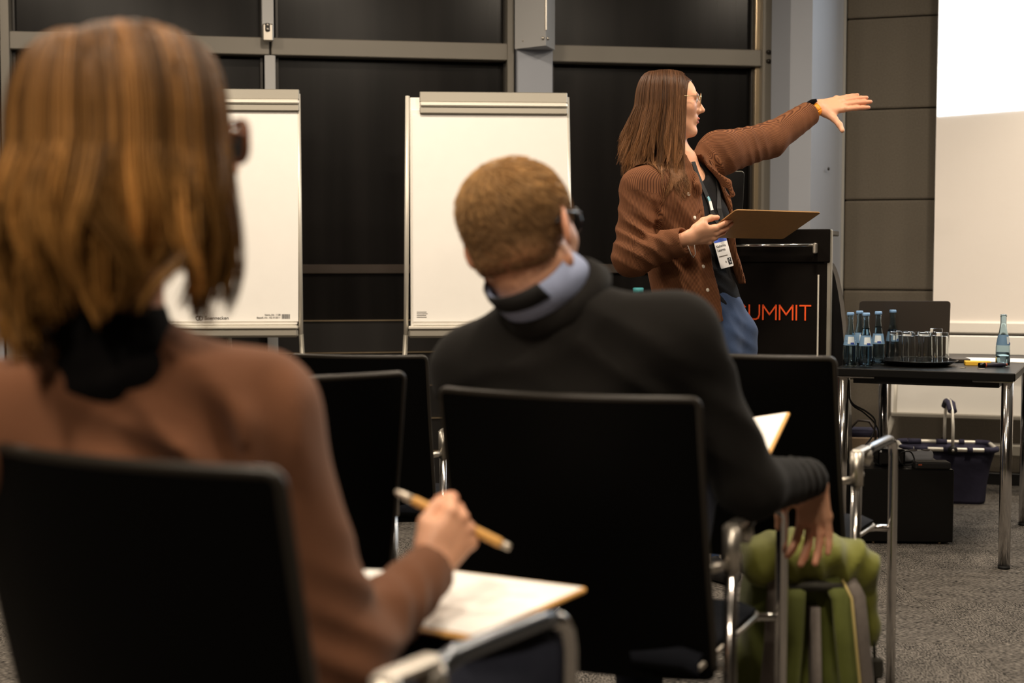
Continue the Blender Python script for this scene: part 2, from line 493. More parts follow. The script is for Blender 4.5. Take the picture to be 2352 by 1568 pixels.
# floor: base slab and the carpet tiles that the photograph shows
fl = MB().box((0.4, 2.5, -0.06), (12, 12, 0.1)).build('floor', M['carpet']); tag(fl, kind='structure')
tile = None
TS = 0.5
for i in range(14):
    for j in range(17):
        cx, cy = -3.0 + i * TS + 0.1, 0.3 + j * TS - 0.4
        if cy > 7.2 + 0.17 * cx or (cx > 2.4 and cy > 6.9): continue
        if tile is None:
            tile = MB().box((0, 0, -0.004), (TS - 0.0015, TS - 0.0015, 0.008), 0.001).build('carpet_tile', M['carpet'], fl); t_ = tile
        else:
            t_ = tile.copy(); COL.objects.link(t_); t_.parent = fl
        t_.location = (cx, cy, 0); t_.rotation_euler = (0, 0, R(90) if (i + j) % 2 else 0)
c_ = MB().box((0.4, 2.5, CEIL + 0.05), (12, 12, 0.1)).build('ceiling', M['ceiling']); tag(c_, kind='structure')

# window wall, turned 9.6 degrees
WO, WR = (0.0, 7.05), R(9.6)
def tw(x, y=590, off=0.0): return on_plane(x, y, WO, WR, off)[0]
def zw(x, y, off=0.0): return on_plane(x, y, WO, WR, off)[1]
wb = structure('wall_back', (WO[0], WO[1], 0), WR)
z_top, z_bot = zw(1165, 101), zw(1165, 140)          # transom
SILL = zw(800, 737)
L0 = -4.2
bays = [(tw(34), tw(609)), (tw(637), tw(1166)), (tw(1268), tw(1733))]
MB().box(((L0 + tw(-60)) / 2, 0.10, CEIL / 2), (tw(-60) - L0, 0.1, CEIL)).build('end_wall', M['plain_wall'], wb)
MB().box((0.0, 0.3, CEIL / 2), (8.2, 0.1, CEIL)).build('wall_core', M['plain_wall'], wb)
for n, (a, b) in enumerate(bays):
    w = structure('window_%d' % (n + 1), (WO[0], WO[1], 0), WR)
    MB().box(((a + b) / 2, 0.075, (z_top + CEIL) / 2), (b - a, 0.012, CEIL - z_top)).build('pane', M['night_glass'], w)
    MB().box(((a + b) / 2, 0.075, (SILL + z_bot) / 2), (b - a, 0.012, z_bot - SILL)).build('pane', M['night_glass'], w)
    zr = zw(800, 618)
    MB().box(((a + b) / 2, 0.062, zr), (b - a, 0.02, 0.045), 0.003).build('rail', M['brown_rail'], w)
    for xx in (a + 0.008, b - 0.008):
        MB().box((xx, 0.05, (SILL + z_bot) / 2), (0.016, 0.03, z_bot - SILL), 0.002).build('sash', M['dark_frame'], w)
        MB().box((xx, 0.05, (z_top + CEIL) / 2), (0.016, 0.03, CEIL - z_top), 0.002).build('sash', M['dark_frame'], w)
    # boarded parapet under the window, with bright metal joints
    zz = [SILL, SILL - 0.158, SILL - 0.323, SILL - 0.487, SILL - 0.652, 0.0]
    for k in range(5):
        MB().box(((a + b) / 2, 0.07, (zz[k] + zz[k + 1]) / 2), (b - a, 0.03, zz[k] - zz[k + 1] - 0.006), 0.002).build('panel', M['dark_panel'], wb)
        MB().box(((a + b) / 2, 0.062, zz[k]), (b - a, 0.034, 0.005)).build('joint_strip', M['steel_strip'], wb)
tr = structure('trim_1', (WO[0], WO[1], 0), WR)
for n, (a, b) in enumerate(bays):
    e0 = a - 0.02; e1 = b + 0.03
    MB().box(((e0 + e1) / 2, 0.02, (z_top + z_bot) / 2), (e1 - e0, 0.08, z_top - z_bot), 0.004).build('transom', M['grey_paint'], tr)
# slim post between first and second bay, with a small fixing bracket
tp = structure('trim_2', (WO[0], WO[1], 0), WR)
MB().box(((tw(612) + tw(637)) / 2, 0.03, z_bot / 2), (tw(637) - tw(612), 0.09, z_bot), 0.003).build('mullion', M['light_paint'], tp)
MB().box(((tw(607) + tw(634)) / 2, -0.01, (z_top + CEIL) / 2), (tw(634) - tw(607), 0.09, CEIL - z_top), 0.003).build('mullion', M['light_paint'], tp)
br = MB()
br.box(((tw(609) + tw(632)) / 2, -0.065, (zw(620, 60) + zw(620, 100)) / 2), (0.052, 0.03, zw(620, 60) - zw(620, 100)), 0.006)
brk = br.build('bracket', M['satin_metal'], tp)
MB().box((tw(620), -0.082, zw(620, 69)), (0.022, 0.01, 0.04), 0.004).build('keeper', M['dark_frame'], brk)
for yy in (64, 74):
    MB().lathe([(0.0, 0.012), (0.006, 0.012), (0.007, 0)], n=10).build('screw', M['satin_metal'], brk)
    s_ = brk.children[-1]; s_.location = (tw(620), -0.084, zw(620, yy)); s_.rotation_euler = (R(90), 0, 0)

def duct_post(nm, xl, xr, bolts=True):
    """post of the facade: slim frame, flat column and the wedge-shaped cable duct hanging down in front of it"""
    p = structure(nm, (WO[0], WO[1], 0), WR)
    t0, t1 = xl, xr; w = t1 - t0
    MB().box((t0 - 0.022, 0.02, CEIL / 2), (0.034, 0.1, CEIL), 0.003).build('post_frame', M['grey_paint'], p)
    MB().box(((t0 + t1) / 2, 0.0, CEIL / 2), (w - 0.01, 0.12, CEIL), 0.004).build('column', M['column_paint'], p)
    zb = zw(1220, 118)
    d = MB().prism([(t0 - 0.008, -0.065), (t0 + w * 0.63, -0.21), (t1 + 0.004, -0.065)], zb, CEIL)
    dd = d.build('cable_duct', M['light_paint'], p)
    MB().box((t0 + w * 0.635, -0.205, (zb + CEIL) / 2 + 0.03), (0.012, 0.012, CEIL - zb - 0.08), 0.003).build('seam', M['satin_metal'], dd)
    for tt, yy in ((t0 + 0.03, -0.1), (t0 + w * 0.57, -0.2), (t0 + w * 0.7, -0.196), (t1 - 0.02, -0.095)):
        s = MB().lathe([(0, 0.006), (0.007, 0.005), (0.009, 0)], n=8).build('screw', M['satin_metal'], dd)
        s.location = (tt, yy, zb + 0.035); s.rotation_euler = (R(90), 0, 0)
    return p
duct_post('trim_3', tw(1181), tw(1266))
duct_post('trim_4', tw(-72), tw(12))
MB().box((tw(24), 0.01, CEIL / 2), (tw(35) - tw(14), 0.1, CEIL), 0.003).build('post_frame', M['grey_paint'], bpy.data.objects['trim_4'])
# right-hand post with its bolts
p5 = structure('trim_5', (WO[0], WO[1], 0), WR)
MB().box(((tw(1741) + tw(1768)) / 2, 0.02, CEIL / 2), (tw(1768) - tw(1741), 0.12, CEIL), 0.003).build('post_frame', M['grey_paint'], p5)
MB().box((tw(1737), 0.05, CEIL / 2), (tw(1742) - tw(1732), 0.08, CEIL), 0.002).build('sash', M['steel_strip'], p5)
for yy in (122, 143):
    s = MB().lathe([(0, 0.02), (0.009, 0.02), (0.011, 0.0)], n=10).build('bolt', M['dark_frame'], p5)
    s.location = (tw(1753), -0.04, zw(1753, yy)); s.rotation_euler = (R(90), 0, 0)

# folded corner column between windows and fabric wall
def pl(x, D): q = W(x, 590, D); return (q[0], q[1])
P0, P1, P2, P3, P4 = pl(1767, 7.18), pl(1810, 7.07), pl(1860, 7.03), pl(1931, 7.30), pl(1937, 7.28)
cc = structure('trim_6')
MB().prism([P0, P1, P2, P3, pl(1931, 7.6), pl(1767, 7.6)], 0, CEIL).build('column', M['column_paint'], cc)
MB().prism([P3, P4, pl(1938, 7.5), pl(1931, 7.5)], 0, CEIL).build('corner_bead', M['alu_light'], cc)
s = MB().lathe([(0, 0.004), (0.008, 0.003), (0.009, 0)], n=8).build('screw', M['dark_frame'], cc)
q = W(1897, 388, 7.15); s.location = (q[0] + 0.01, q[1] - 0.01, q[2]); s.rotation_euler = (R(90), 0, R(40))

# fabric wall, turned the other way: rows of padded panels
FO, FR = pl(1937, 7.32), R(-18.0)
wr = structure('wall_right', (FO[0], FO[1], 0), FR)
MB().box((1.9, 0.12, CEIL / 2), (4.4, 0.1, CEIL)).build('wall_core', M['plain_wall'], wr)
zj = on_plane(1937, 253, FO, FR)[1]; step = zj - on_plane(1937, 460, FO, FR)[1]
z0 = zj - step * math.floor(zj / step)
pan = {}
zs = [0.0] + [z0 + step * k for k in range(0, 8) if z0 + step * k < CEIL] + [CEIL]
for a in range(3):
    for k in range(len(zs) - 1):
        h = zs[k + 1] - zs[k]
        if h < 0.03: continue
        key = round(h, 3)
        if key not in pan:
            pan[key] = MB().box((0, 0, 0), (1.395, 0.05, h - 0.004), 0.010, seg=2).build('panel', M['fabric_wall'], wr); o = pan[key]
        else: o = pan[key].copy(); COL.objects.link(o); o.parent = wr
        o.location = (0.7 + a * 1.4, 0.03, (zs[k] + zs[k + 1]) / 2)
tag(MB().box((2.0, -0.002, 0.03), (4.2, 0.02, 0.06), 0.003).build('baseboard_right', M['black_matt']), kind='structure')
bpy.data.objects['baseboard_right'].location = (FO[0], FO[1], 0); bpy.data.objects['baseboard_right'].rotation_euler = (0, 0, FR)
# remaining walls of the room, behind and beside the photographer
tag(MB().box((-4.4, 2.2, CEIL / 2), (0.1, 10, CEIL)).build('wall_left', M['plain_wall']), kind='structure')
tag(MB().box((0.6, -2.7, CEIL / 2), (10.2, 0.1, CEIL)).build('wall_front', M['plain_wall']), kind='structure')
tag(MB().box((5.6, 1.6, CEIL / 2), (0.1, 8.8, CEIL)).build('wall_side', M['plain_wall']), kind='structure')

# ------------------------------------------------------------------ screen
so = 0.07
sc_t0 = on_plane(2145, 600, FO, FR, -so)[0]
sc = tag(empty('projection_screen', (FO[0], FO[1], 0), FR), 'large white projection screen hanging before the grey padded wall', 'screen')
sz = on_plane(2160, 737, FO, FR, -so)[1]
MB().box((sc_t0 + 1.3, -so, (sz + 2.98) / 2), (2.6, 0.006, 2.98 - sz)).build('screen_cloth', M['screen_cloth'], sc)
hz = on_plane(2160, 765, FO, FR, -so)[1]
MB().box((sc_t0 + 1.3, -so - 0.004, (sz + hz) / 2), (2.6, 0.03, sz - hz), 0.008).build('hem_bar', M['hem'], sc)
MB().box((sc_t0 + 1.3, -so - 0.0, 3.0), (2.7, 0.11, 0.09), 0.02).build('roller_case', M['alu_light'], sc)
def scp(x, y): t, z, _ = on_plane(x, y, FO, FR, -so - 0.006); return (t, -so - 0.006, z)
a, b_, c2, d2 = scp(2153.5, 267), scp(2352, 252), scp(2352, -180), scp(2163, -180)
ext = lambda p, q_, k: tuple(p[i] + (q_[i] - p[i]) * k for i in range(3))
bb, cc_ = ext(a, b_, 5.5), ext(d2, c2, 5.5)
cc_ = (cc_[0], cc_[1], 2.86); d2 = (ext(a, d2, 1.0)[0], d2[1], 2.86)
q1 = [a, bb, cc_, d2]; q2 = [(x, y + 0.002, z) for x, y, z in q1]
MB().add(q1 + q2, [(0, 1, 2, 3), (7, 6, 5, 4), (0, 4, 5, 1), (1, 5, 6, 2), (2, 6, 7, 3), (3, 7, 4, 0)]).build('projected_picture', M['beam_picture'], sc)  # projected light put in as a glowing sheet

# mobile whiteboard parked low in front of the wall
bD = 6.95
wbx = W(2046, 945, bD); brz = R(-16)
mw = tag(empty('mobile_whiteboard', (wbx[0], wbx[1], 0), brz), 'low white mobile board on grey cross bar behind the black table', 'whiteboard')
zt, zb2 = W(2200, 768, bD)[2], W(2120, 947, bD)[2]
MB().box((0.85, 0, (zt + zb2) / 2), (1.7, 0.025, zt - zb2), 0.004).build('board', M['white_board'], mw)
MB().box((0.85, -0.02, zb2 - 0.006), (1.7, 0.05, 0.02), 0.004).build('frame_rail', M['alu'], mw)
MB().box((0.9, -0.055, W(2200, 820, bD)[2]), (1.6, 0.06, 0.05), 0.006).build('pen_tray', M['black_matt'], mw)
MB().box((0.85, 0.01, W(2200, 1024, bD)[2]), (1.78, 0.07, 0.055), 0.006).build('cross_bar', M['alu'], mw)
for xx in (0.0, 1.7):
    MB().tube([(xx + 0.03, 0, zt), (xx + 0.02, 0, zb2), (xx - 0.02, 0.0, 0.26), (xx - 0.02, 0, 0.06)], 0.016).build('leg', M['alu_light'], mw)
    MB().box((xx - 0.02, 0, 0.04), (0.05, 0.22, 0.04), 0.006).build('foot', M['alu'], mw)

# ------------------------------------------------------------------ flip charts
def flipchart(xl, xr, y_top, y_bot, xclamp, D, label, maker, lines):
    """board with paper pad between two splayed rails; local x right, y away"""
    Pb = W((xl + xr) / 2, y_bot, D)
    wd = (xr - xl) / FPX * D
    H = W(1125, y_top, D + 0.06)[2] - Pb[2]
    rz = R(4)
    root = tag(empty('flipchart', (Pb[0], Pb[1], 0), rz), label, 'flip chart', 'flip charts before the dark windows')
    tilt = 0.09
    def T(x, z, y=0.0): return (x, y + (z - 0) * tilt, Pb[2] + z)      # on the tilted board
    Mx = Matrix.Translation((0, 0, Pb[2])) @ Matrix.Rotation(math.radians(90) - math.atan(tilt), 4, 'X')
    def lb(x0, x1, z0, z1, y0, y1, name, m, par=root, bev=0.0):
        bx = MB().box(((x0 + x1) / 2, (z0 + z1) / 2, -(y0 + y1) / 2), (x1 - x0, z1 - z0, y1 - y0), bev)
        o = bx.build(name, m, par); o.data.transform(Mx); return o
    w2 = wd / 2
    lb(-w2 + 0.022, w2 - 0.022, 0.02, H - 0.02, 0.0, 0.014, 'board', M['white_board'], bev=0.003)
    pad = lb(-w2 + 0.03, w2 - 0.014, 0.052, H - 0.075, -0.012, -0.002, 'paper_pad', M['paper'], bev=0.002)
    lb(-w2 + 0.034, w2 - 0.017, 0.043, 0.052, -0.010, -0.004, 'page', M['paper'], pad)
    lb(-w2 + 0.034, w2 - 0.012, 0.056, H - 0.1, -0.0155, -0.0135, 'top_page', M['paper'], pad)
    # clamp bar
    cx0 = (xclamp[0] - (xl + xr) / 2) / FPX * D; cx1 = (xclamp[1] - (xl + xr) / 2) / FPX * D
    cl = lb(cx0, cx1, H - 0.045, H, -0.03, 0.0, 'clamp_bar', M['alu'], bev=0.003)
    lb(cx0, cx1, H - 0.066, H - 0.045, -0.04, -0.0, 'clamp_ridge', M['alu_light'], cl, bev=0.006)
    lb(cx0, cx1, H - 0.094, H - 0.066, -0.03, -0.0, 'clamp_lip', M['alu'], cl, bev=0.003)
    # tray
    lb(-w2 + 0.012, w2 - 0.012, 0.022, 0.036, -0.05, 0.0, 'tray_lip', M['alu_light'], bev=0.003)
    lb(-w2 + 0.012, w2 - 0.012, -0.014, 0.022, -0.045, 0.0, 'pen_tray', M['alu'], bev=0.008)
    for sx in (-1, 1):
        a = T(sx * (w2 - 0.012), H - 0.02, -0.005); z_end = 0.0
        k = -Pb[2] - 0.0
        e = (sx * (w2 + 0.045), -0.10, 0.0)
        b = T(sx * (w2 - 0.001), 0.0, -0.005)
        MB().tube([a, b], 0.010, 8, flat=(1.0, 1.2)).build('rail', M['alu_light'], root)
        MB().tube([b, e], 0.011, 8).build('leg', M['alu'], root)
    MB().tube([T(0, H * 0.55, 0.03), (0, 0.55, 0.0)], 0.011, 8).build('rear_leg', M['alu'], root)
    # print at the foot of the page
    fr = Mx @ Matrix.Translation((0, 0, 0.0162))
    ink = M['ink']
    if maker:
        text_mesh('print', 'Soennecken', 0.021, M['ink'], pad, fr @ Matrix.Translation(((472 - (xl + xr) / 2) / FPX * D, 0.064, 0)))
        rg = MB()
        for dx in (-0.018, -0.006):
            cxx = (466 - (xl + xr) / 2) / FPX * D + dx
            rg.tube([(cxx + 0.008 * math.cos(w), 0.071 + 0.009 * math.sin(w), 0.0002) for w in np.linspace(0, 2 * math.pi, 16)[:-1]], 0.0013, 5, closed=True)
        o = rg.build('emblem', M['ink'], pad); o.data.transform(fr)
        text_mesh('print', 'Verm.-Nr. 1138', 0.0105, ink, pad, fr @ Matrix.Translation((w2 - 0.088, 0.080, 0)), align='RIGHT')
        text_mesh('print', 'Bestell.-Nr. 152 012511', 0.0105, ink, pad, fr @ Matrix.Translation((w2 - 0.088, 0.068, 0)), align='RIGHT')
        bar = MB(); x = w2 - 0.082
        for k, wv in enumerate([2, 1, 3, 1, 2, 2, 1, 3, 2, 1, 1, 2]):
            bar.box((x + wv * 0.0005, 0.076, 0.0), (wv * 0.0009, 0.02, 0.0006)); x += wv * 0.0010 + 0.0012
        o = bar.build('barcode', M['ink_black'], pad); o.data.transform(fr)
    else:
        for k, ln in enumerate([0.042, 0.046, 0.040, 0.042]):        # four lines of print too small to read
            o = MB().box((-w2 + 0.048 + ln / 2, 0.097 - k * 0.0075, 0), (ln, 0.0022, 0.0006)).build('print', ink, pad); o.data.transform(fr)
    return root
flipchart(322, 691, 202, 768, (322, 688), 6.12, 'left flip chart with blank white pad and maker print, behind the blond woman', True, 0)
flipchart(932, 1314, 210, 768, (966, 1307), 6.12, 'right flip chart with blank white pad, clamp bar shifted right, behind the man', False, 0)

# ------------------------------------------------------------------ lectern
lcx = W(1737, 590, 5.72)
lrz = R(-18)
lec = tag(empty('lectern', (lcx[0], lcx[1], 0), lrz), 'black lectern with orange SUMMIT lettering and silver rail behind the presenter', 'lectern')
LW = 0.585; LT = 1.250
MB().box((0, 0.0, LT / 2 - 0.062), (LW - 0.02, 0.03, LT - 0.14), 0.003).build('front_panel', M['black_front'], lec)
MB().box((0, 0.0, LT - 0.066), (LW, 0.045, 0.132), 0.004).build('head_panel', M['black_front'], lec)
MB().box((0, 0.17, LT - 0.012), (LW, 0.38, 0.024), 0.004).build('top', M['black_lam'], lec)
MB().box((0, 0.2, 0.02), (LW, 0.46, 0.04), 0.004).build('base', M['black_matt'], lec)
for sx in (-1, 1):
    MB().box((sx * (LW / 2 - 0.010), 0.012, LT / 2), (0.030, 0.05, LT - 0.004), 0.003).build('edge_profile', M['alu'], lec)
    MB().box((sx * (LW / 2 - 0.044), -0.016, LT / 2 - 0.08), (0.006, 0.008, LT - 0.2)).build('groove_strip', M['alu_light'], lec)
    # curved side wing behind the front panel
    poly = [(0, 0.04), (0.10, 0.04)] + [(0.10 * math.cos(k) + 0.0, 0.04 + 1.08 * math.sin(k)) for k in np.linspace(0.05, math.pi / 2, 14)]
    Mw = Matrix.Translation((sx * (LW / 2 - 0.02), 0.06, 0)) @ Matrix.Diagonal((sx, 1, 1, 1)) @ Matrix.Rotation(R(90), 4, 'X') @ Matrix.Translation((0, 0, -0.18))
    MB().slab(poly, 0.18, Mw).build('side_wing', M['black_gloss'], lec)
zrod = LT - 0.064
rail = MB().tube([(-LW / 2 + 0.07, -0.055, zrod), (LW / 2 - 0.05, -0.055, zrod)], 0.007, 10).build('rail', M['chrome'], lec)
for sx in (-1, 1):
    MB().box((sx * (LW / 2 - 0.055), -0.04, zrod - 0.012), (0.014, 0.06, 0.042), 0.004).build('bracket', M['satin_metal'], rail)
# SUMMIT, thin stroke letters
def letters(word, h, w, gap, sw):
    S = {'S': [[(0.92, .88), (0.7, 1), (.3, 1), (.05, .82), (.1, .6), (.5, .5), (.9, .4), (.95, .18), (.7, 0), (.3, 0), (.05, .12)]],
         'U': [[(0, 1), (0, .32), (.12, .09), (.35, 0), (.65, 0), (.88, .09), (1, .32), (1, 1)]],
         'M': [[(0, 0), (0, 1), (.5, .35), (1, 1), (1, 0)]], 'I': [[(0, 0), (0, 1)]],
         'T': [[(0, 1), (1, 1)], [(.5, 1), (.5, 0)]]}
    wd = {'S': .55, 'U': .72, 'M': .92, 'I': 0.0, 'T': .72}
    mb = MB(); x = 0
    for ch in word:
        for st in S[ch]:
            pts = [(x + px_ * wd[ch] * h, py * h) for px_, py in st]
            for (x0, y0), (x1, y1) in zip(pts[:-1], pts[1:]):
                d = math.hypot(x1 - x0, y1 - y0); nx, ny = -(y1 - y0) / d * sw / 2, (x1 - x0) / d * sw / 2
                ex, ey = (x1 - x0) / d * sw / 2, (y1 - y0) / d * sw / 2
                q = [(x0 - ex + nx, y0 - ey + ny), (x0 - ex - nx, y0 - ey - ny), (x1 + ex - nx, y1 + ey - ny), (x1 + ex + nx, y1 + ey + ny)]
                mb.add([(a, -0.0, b) for a, b in q] + [(a, -0.002, b) for a, b in q], [(0, 1, 2, 3), (7, 6, 5, 4), (0, 4, 5, 1), (1, 5, 6, 2), (2, 6, 7, 3), (3, 7, 4, 0)])
        x += wd[ch] * h + gap
    return mb, x
mb, wid = letters('SUMMIT', 0.056, 1, 0.0145, 0.0058)
o = mb.build('lettering', M['orange'], lec)
o.location = (LW / 2 - 0.074 - wid + 0.0145, -0.0155, W(1800, 738, 5.5)[2])
# laptop standing open on the lectern (its lid edge shows past the presenter)
lp = W(1594, 480, 5.74)
lap2 = tag(empty('laptop', (lp[0], lp[1], LT), R(8)), 'dark laptop open on the lectern, mostly hidden by the presenter', 'laptop')
MB().box((0, -0.02, 0.008), (0.32, 0.22, 0.016), 0.003).build('base', M['black_matt'], lap2)
lid = MB().slab(rrect(0.32, 0.21, 0.012), 0.007, Matrix.Translation((0.0, -0.135, 0.12)) @ Matrix.Rotation(R(97), 4, 'X')).build('lid', M['black_matt'], lap2)
MB().tube([(x, -0.135 - (y * math.sin(R(7))) + 0.001, 0.12 + y * math.cos(R(7))) for x, y in rrect(0.322, 0.212, 0.012)], 0.0018, 5, closed=True).build('rim', M['alu'], lid)

# ------------------------------------------------------------------ table with drinks
trz = R(-24)
tcx, tcy = 1.720, 5.699
tab = tag(empty('table', (tcx, tcy, 0), trz), 'black table on chrome legs with bottles and upside-down glasses', 'table')
TW, TD, TH = 0.65, 0.98, 0.72
MB().box((0, 0, TH - 0.015), (TW, TD, 0.03), 0.003).build('table_top', M['black_lam'], tab)
MB().box((0, 0, TH - 0.045), (TW - 0.12, TD - 0.12, 0.03), 0.002).build('under_frame', M['black_matt'], tab)
for sx in (-1, 1):
    for sy in (-1, 1):
        lx, ly = sx * (TW / 2 - 0.028), sy * (TD / 2 - 0.028)
        lg = MB().tube([(lx, ly, 0.012), (lx, ly, TH - 0.034)], 0.0215, 16).build('leg', M['chrome'], tab)
        MB().tube([(lx, ly, 0), (lx, ly, 0.012)], 0.022, 16).build('foot_cap', M['rubber'], lg)
        MB().box((lx - sx * 0.05, ly, TH - 0.033), (0.14, 0.05, 0.006), 0.001).build('corner_plate', M['chrome'], lg)
def tl(x, y, z=TH):
    """world point at height z seen at a pixel"""
    d = W(x, y, 1.0); k = (z - CAM_Z) / (d[2] - CAM_Z); return np.array([d[0] * k, k, z])
prof_out = [(0.0, 0), (0.024, 0), (0.0265, 0.004), (0.027, 0.04), (0.0265, 0.075), (0.022, 0.105), (0.015, 0.14), (0.0115, 0.165), (0.0115, 0.19), (0.0128, 0.191), (0.0128, 0.199), (0.0105, 0.2)]
prof_in = [(0.0095, 0.199), (0.0095, 0.165), (0.013, 0.14), (0.020, 0.105), (0.0243, 0.075), (0.0248, 0.04), (0.0243, 0.006), (0.0, 0.005)]
def bottle(loc, rz, label, capped=True, fill=0.15):
    b = tag(empty('water_bottle', loc, rz), label, 'bottle', 'small water bottles on the black table')
    MB().lathe(prof_out + prof_in, n=28).build('bottle_glass', M['blue_glass'], b)
    w = [(0.0, 0.0056), (0.0238, 0.0064)]
    for r_, z_ in ((0.0244, 0.04), (0.0239, 0.075), (0.0197, 0.105), (0.0128, 0.14), (0.0093, 0.165)):
        if z_ < fill: w.append((r_, z_))
    w += [(w[-1][0] - 0.0005, fill), (0, fill)]
    MB().lathe(w, n=24).build('water', M['water'], b)
    def band(z0, z1, nm, m, r=0.0004, a0=0, a1=2 * math.pi):
        zs_ = np.linspace(z0, z1, 5); po = np.array(prof_out[1:])
        rr = np.interp(zs_, po[:, 1], po[:, 0]) + r
        P = [[(rr[i] * math.cos(w), rr[i] * math.sin(w), zs_[i]) for w in np.linspace(a0, a1, 26)] for i in range(5)]
        return MB().grid(P).build(nm, m, b)
    lb = band(0.082, 0.122, 'label', M['label_blue'])
    for nm, m_, z0, z1, a0, a1 in (('label_print', M['label_white'], 0.088, 0.115, R(-125), R(-62)), ('label_print', M['label_navy'], 0.086, 0.093, R(-100), R(-66))):
        o = band(z0, z1, nm, m_, 0.0009 if m_ is M['label_white'] else 0.0012, a0, a1); o.parent = lb
    if capped:
        MB().lathe([(0, 0.2085), (0.0125, 0.208), (0.0138, 0.205), (0.0142, 0.197), (0.0135, 0.1965)], n=24).build('cap', M['cap_blue'], b)
    return b
tags_b = ['capped water bottle, leftmost of the five at the table edge', 'capped water bottle second from left, behind the front one', 'frontmost capped water bottle, third from left in the cluster',
          'capped water bottle right of the cluster, left of the laptop middle', 'capped water bottle standing behind the upturned glasses']
for (x, y, f_), lb_, rz in zip([(1952, 841, .10), (1973, 834, .12), (1988, 843, .15), (2016, 837, .15), (2049, 829.5, .13)], tags_b, (0, .4, .1, -.2, .3)):
    bottle(tl(x, y), rz, lb_, True, f_)
bottle(tl(2303, 841), 0.9, 'open water bottle without cap standing alone at the table right', False, 0.055)
tc_ = tl(2109, 838)
trayo = tag(empty('serving_tray', tc_), 'round black tray holding the upturned glasses', 'tray')
MB().lathe([(0, 0.0), (0.10, 0.0), (0.12, 0.004), (0.146, 0.018), (0.147, 0.021), (0.142, 0.019), (0.118, 0.008), (0.10, 0.006), (0, 0.006)], n=48).build('dish', M['black_gloss'], trayo)
MB().tube([(0.1465 * math.cos(w), 0.1465 * math.sin(w), 0.0205) for w in np.linspace(0, 2 * math.pi, 49)[:-1]], 0.0016, 6, closed=True).build('rim', M['black_gloss'], trayo)
def crisp(prof, e=0.0005):
    out = []
    for (a, b), (c, d) in zip(prof[:-1], prof[1:]):
        L_ = math.hypot(c - a, d - b); k = min(0.3, e / L_)
        out += [(a, b), (a + (c - a) * k, b + (d - b) * k), (a + (c - a) * (1 - k), b + (d - b) * (1 - k))]
    return out + [prof[-1]]
gl_prof = crisp([(0, 0.124), (0.0235, 0.124), (0.0248, 0.1225), (0.0288, 0.0006), (0.0284, 0.0), (0.0276, 0.0), (0.0272, 0.0006), (0.0236, 0.1095), (0.0226, 0.1105), (0, 0.1105)])
gpts = [(-0.086, 0.005, 1, 'leftmost'), (-0.052, -0.045, 1, 'second from left'), (-0.018, 0.005, 1, 'third from left'), (0.012, -0.05, 1, 'fourth from left'), (0.045, 0.0, 1, 'fifth from left'), (0.075, -0.05, 1, 'front right one'), (-0.05, 0.058, 1, 'hindmost on the left'), (0.082, 0.05, 1.08, 'tallest and rightmost')]
g0 = None
for gx, gy, gs, nm in gpts:
    if g0 is None:
        g0 = tag(MB().lathe(gl_prof, n=28).build('drinking_glass', M['glass']), None, 'glass', 'upturned glasses on the tray'); g = g0
    else: g = g0.copy(); COL.objects.link(g)
    g['label'] = 'upturned drinking glass on the black tray, ' + nm
    g.location = (tc_[0] + gx, tc_[1] + gy, TH + 0.0065); g.scale = (1, 1, gs)
# laptop seen from behind
lq = tl(2081, 829)
lap = tag(empty('laptop', (lq[0], lq[1] + 0.03, TH), R(-4)), 'dark grey laptop open on the black table, lid back to the room', 'laptop')
MB().box((0, 0.12, 0.009), (0.36, 0.24, 0.016), 0.003).build('base', M['black_matt'], lap)
M['lid_grey'] = mat('lid_grey', rgb(66, 60, 55), 0.42, 0.3)
MB().slab(rrect(0.362, 0.225, 0.012), 0.007, Matrix.Translation((0.0, 0.012, 0.13)) @ Matrix.Rotation(R(95), 4, 'X')).build('lid', M['lid_grey'], lap)
# small things on the table
p = tl(2245, 838); sp = tag(empty('sticky_note_pad', p, R(-12)), 'yellow sticky note pad lying before the open bottle', 'notepad')
MB().box((0, 0, 0.007), (0.095, 0.06, 0.014), 0.001).build('pad', M['yellow'], sp)
MB().box((0.001, 0.001, 0.0146), (0.094, 0.059, 0.0008)).build('top_sheet', M['yellow'], sp)
p = tl(2287, 843); mk = tag(empty('marker_pen', p, R(12)), 'dark marker pen with red end lying at the table front edge', 'marker')
MB().tube([(-0.045, 0, 0.009), (0.025, 0, 0.009), (0.042, 0, 0.009)], [0.0085, 0.009, 0.006], 12).build('barrel', M['pen_dark'], mk)
MB().tube([(-0.07, 0, 0.009), (-0.045, 0, 0.009)], 0.0093, 12).build('cap', M['black_gloss'], mk)
MB().tube([(-0.046, 0, 0.009), (-0.041, 0, 0.009)], 0.0096, 12).build('ring', M['red_brown'], mk)
MB().tube([(0.042, 0, 0.009), (0.047, 0, 0.009)], 0.0055, 12).build('tip', M['red_brown'], mk)
for (x, y, a), nm in zip([(2213, 845, 20), (2254, 847, -10)], ('thin dark paper clip lying left of the marker', 'small paper scrap lying just left of the marker')):
    p = tl(x, y)
    tag(MB().tube([(-0.015, 0, 0.0012), (0.012, 0.002, 0.0012), (0.014, 0.006, 0.0012), (-0.010, 0.007, 0.0012), (-0.012, 0.004, 0.0012), (0.009, 0.0035, 0.0012)], 0.001, 6).build('paper_clip', M['steel_strip']), nm, 'paper clip')
    o = bpy.data.objects[[o.name for o in COL.objects][-1]]; o.location = p; o.rotation_euler = (0, 0, R(a))
p = tl(2300, 832); tag(MB().box((0, 0, 0.0022), (0.297, 0.21, 0.003), 0.0).build('paper_stack', M['paper']), 'white paper sheets lying under the open bottle area', 'paper')
o = bpy.data.objects['paper_stack']; o.location = p + np.array([-0.02, 0.11, 0]); o.rotation_euler = (0, 0, R(-20))
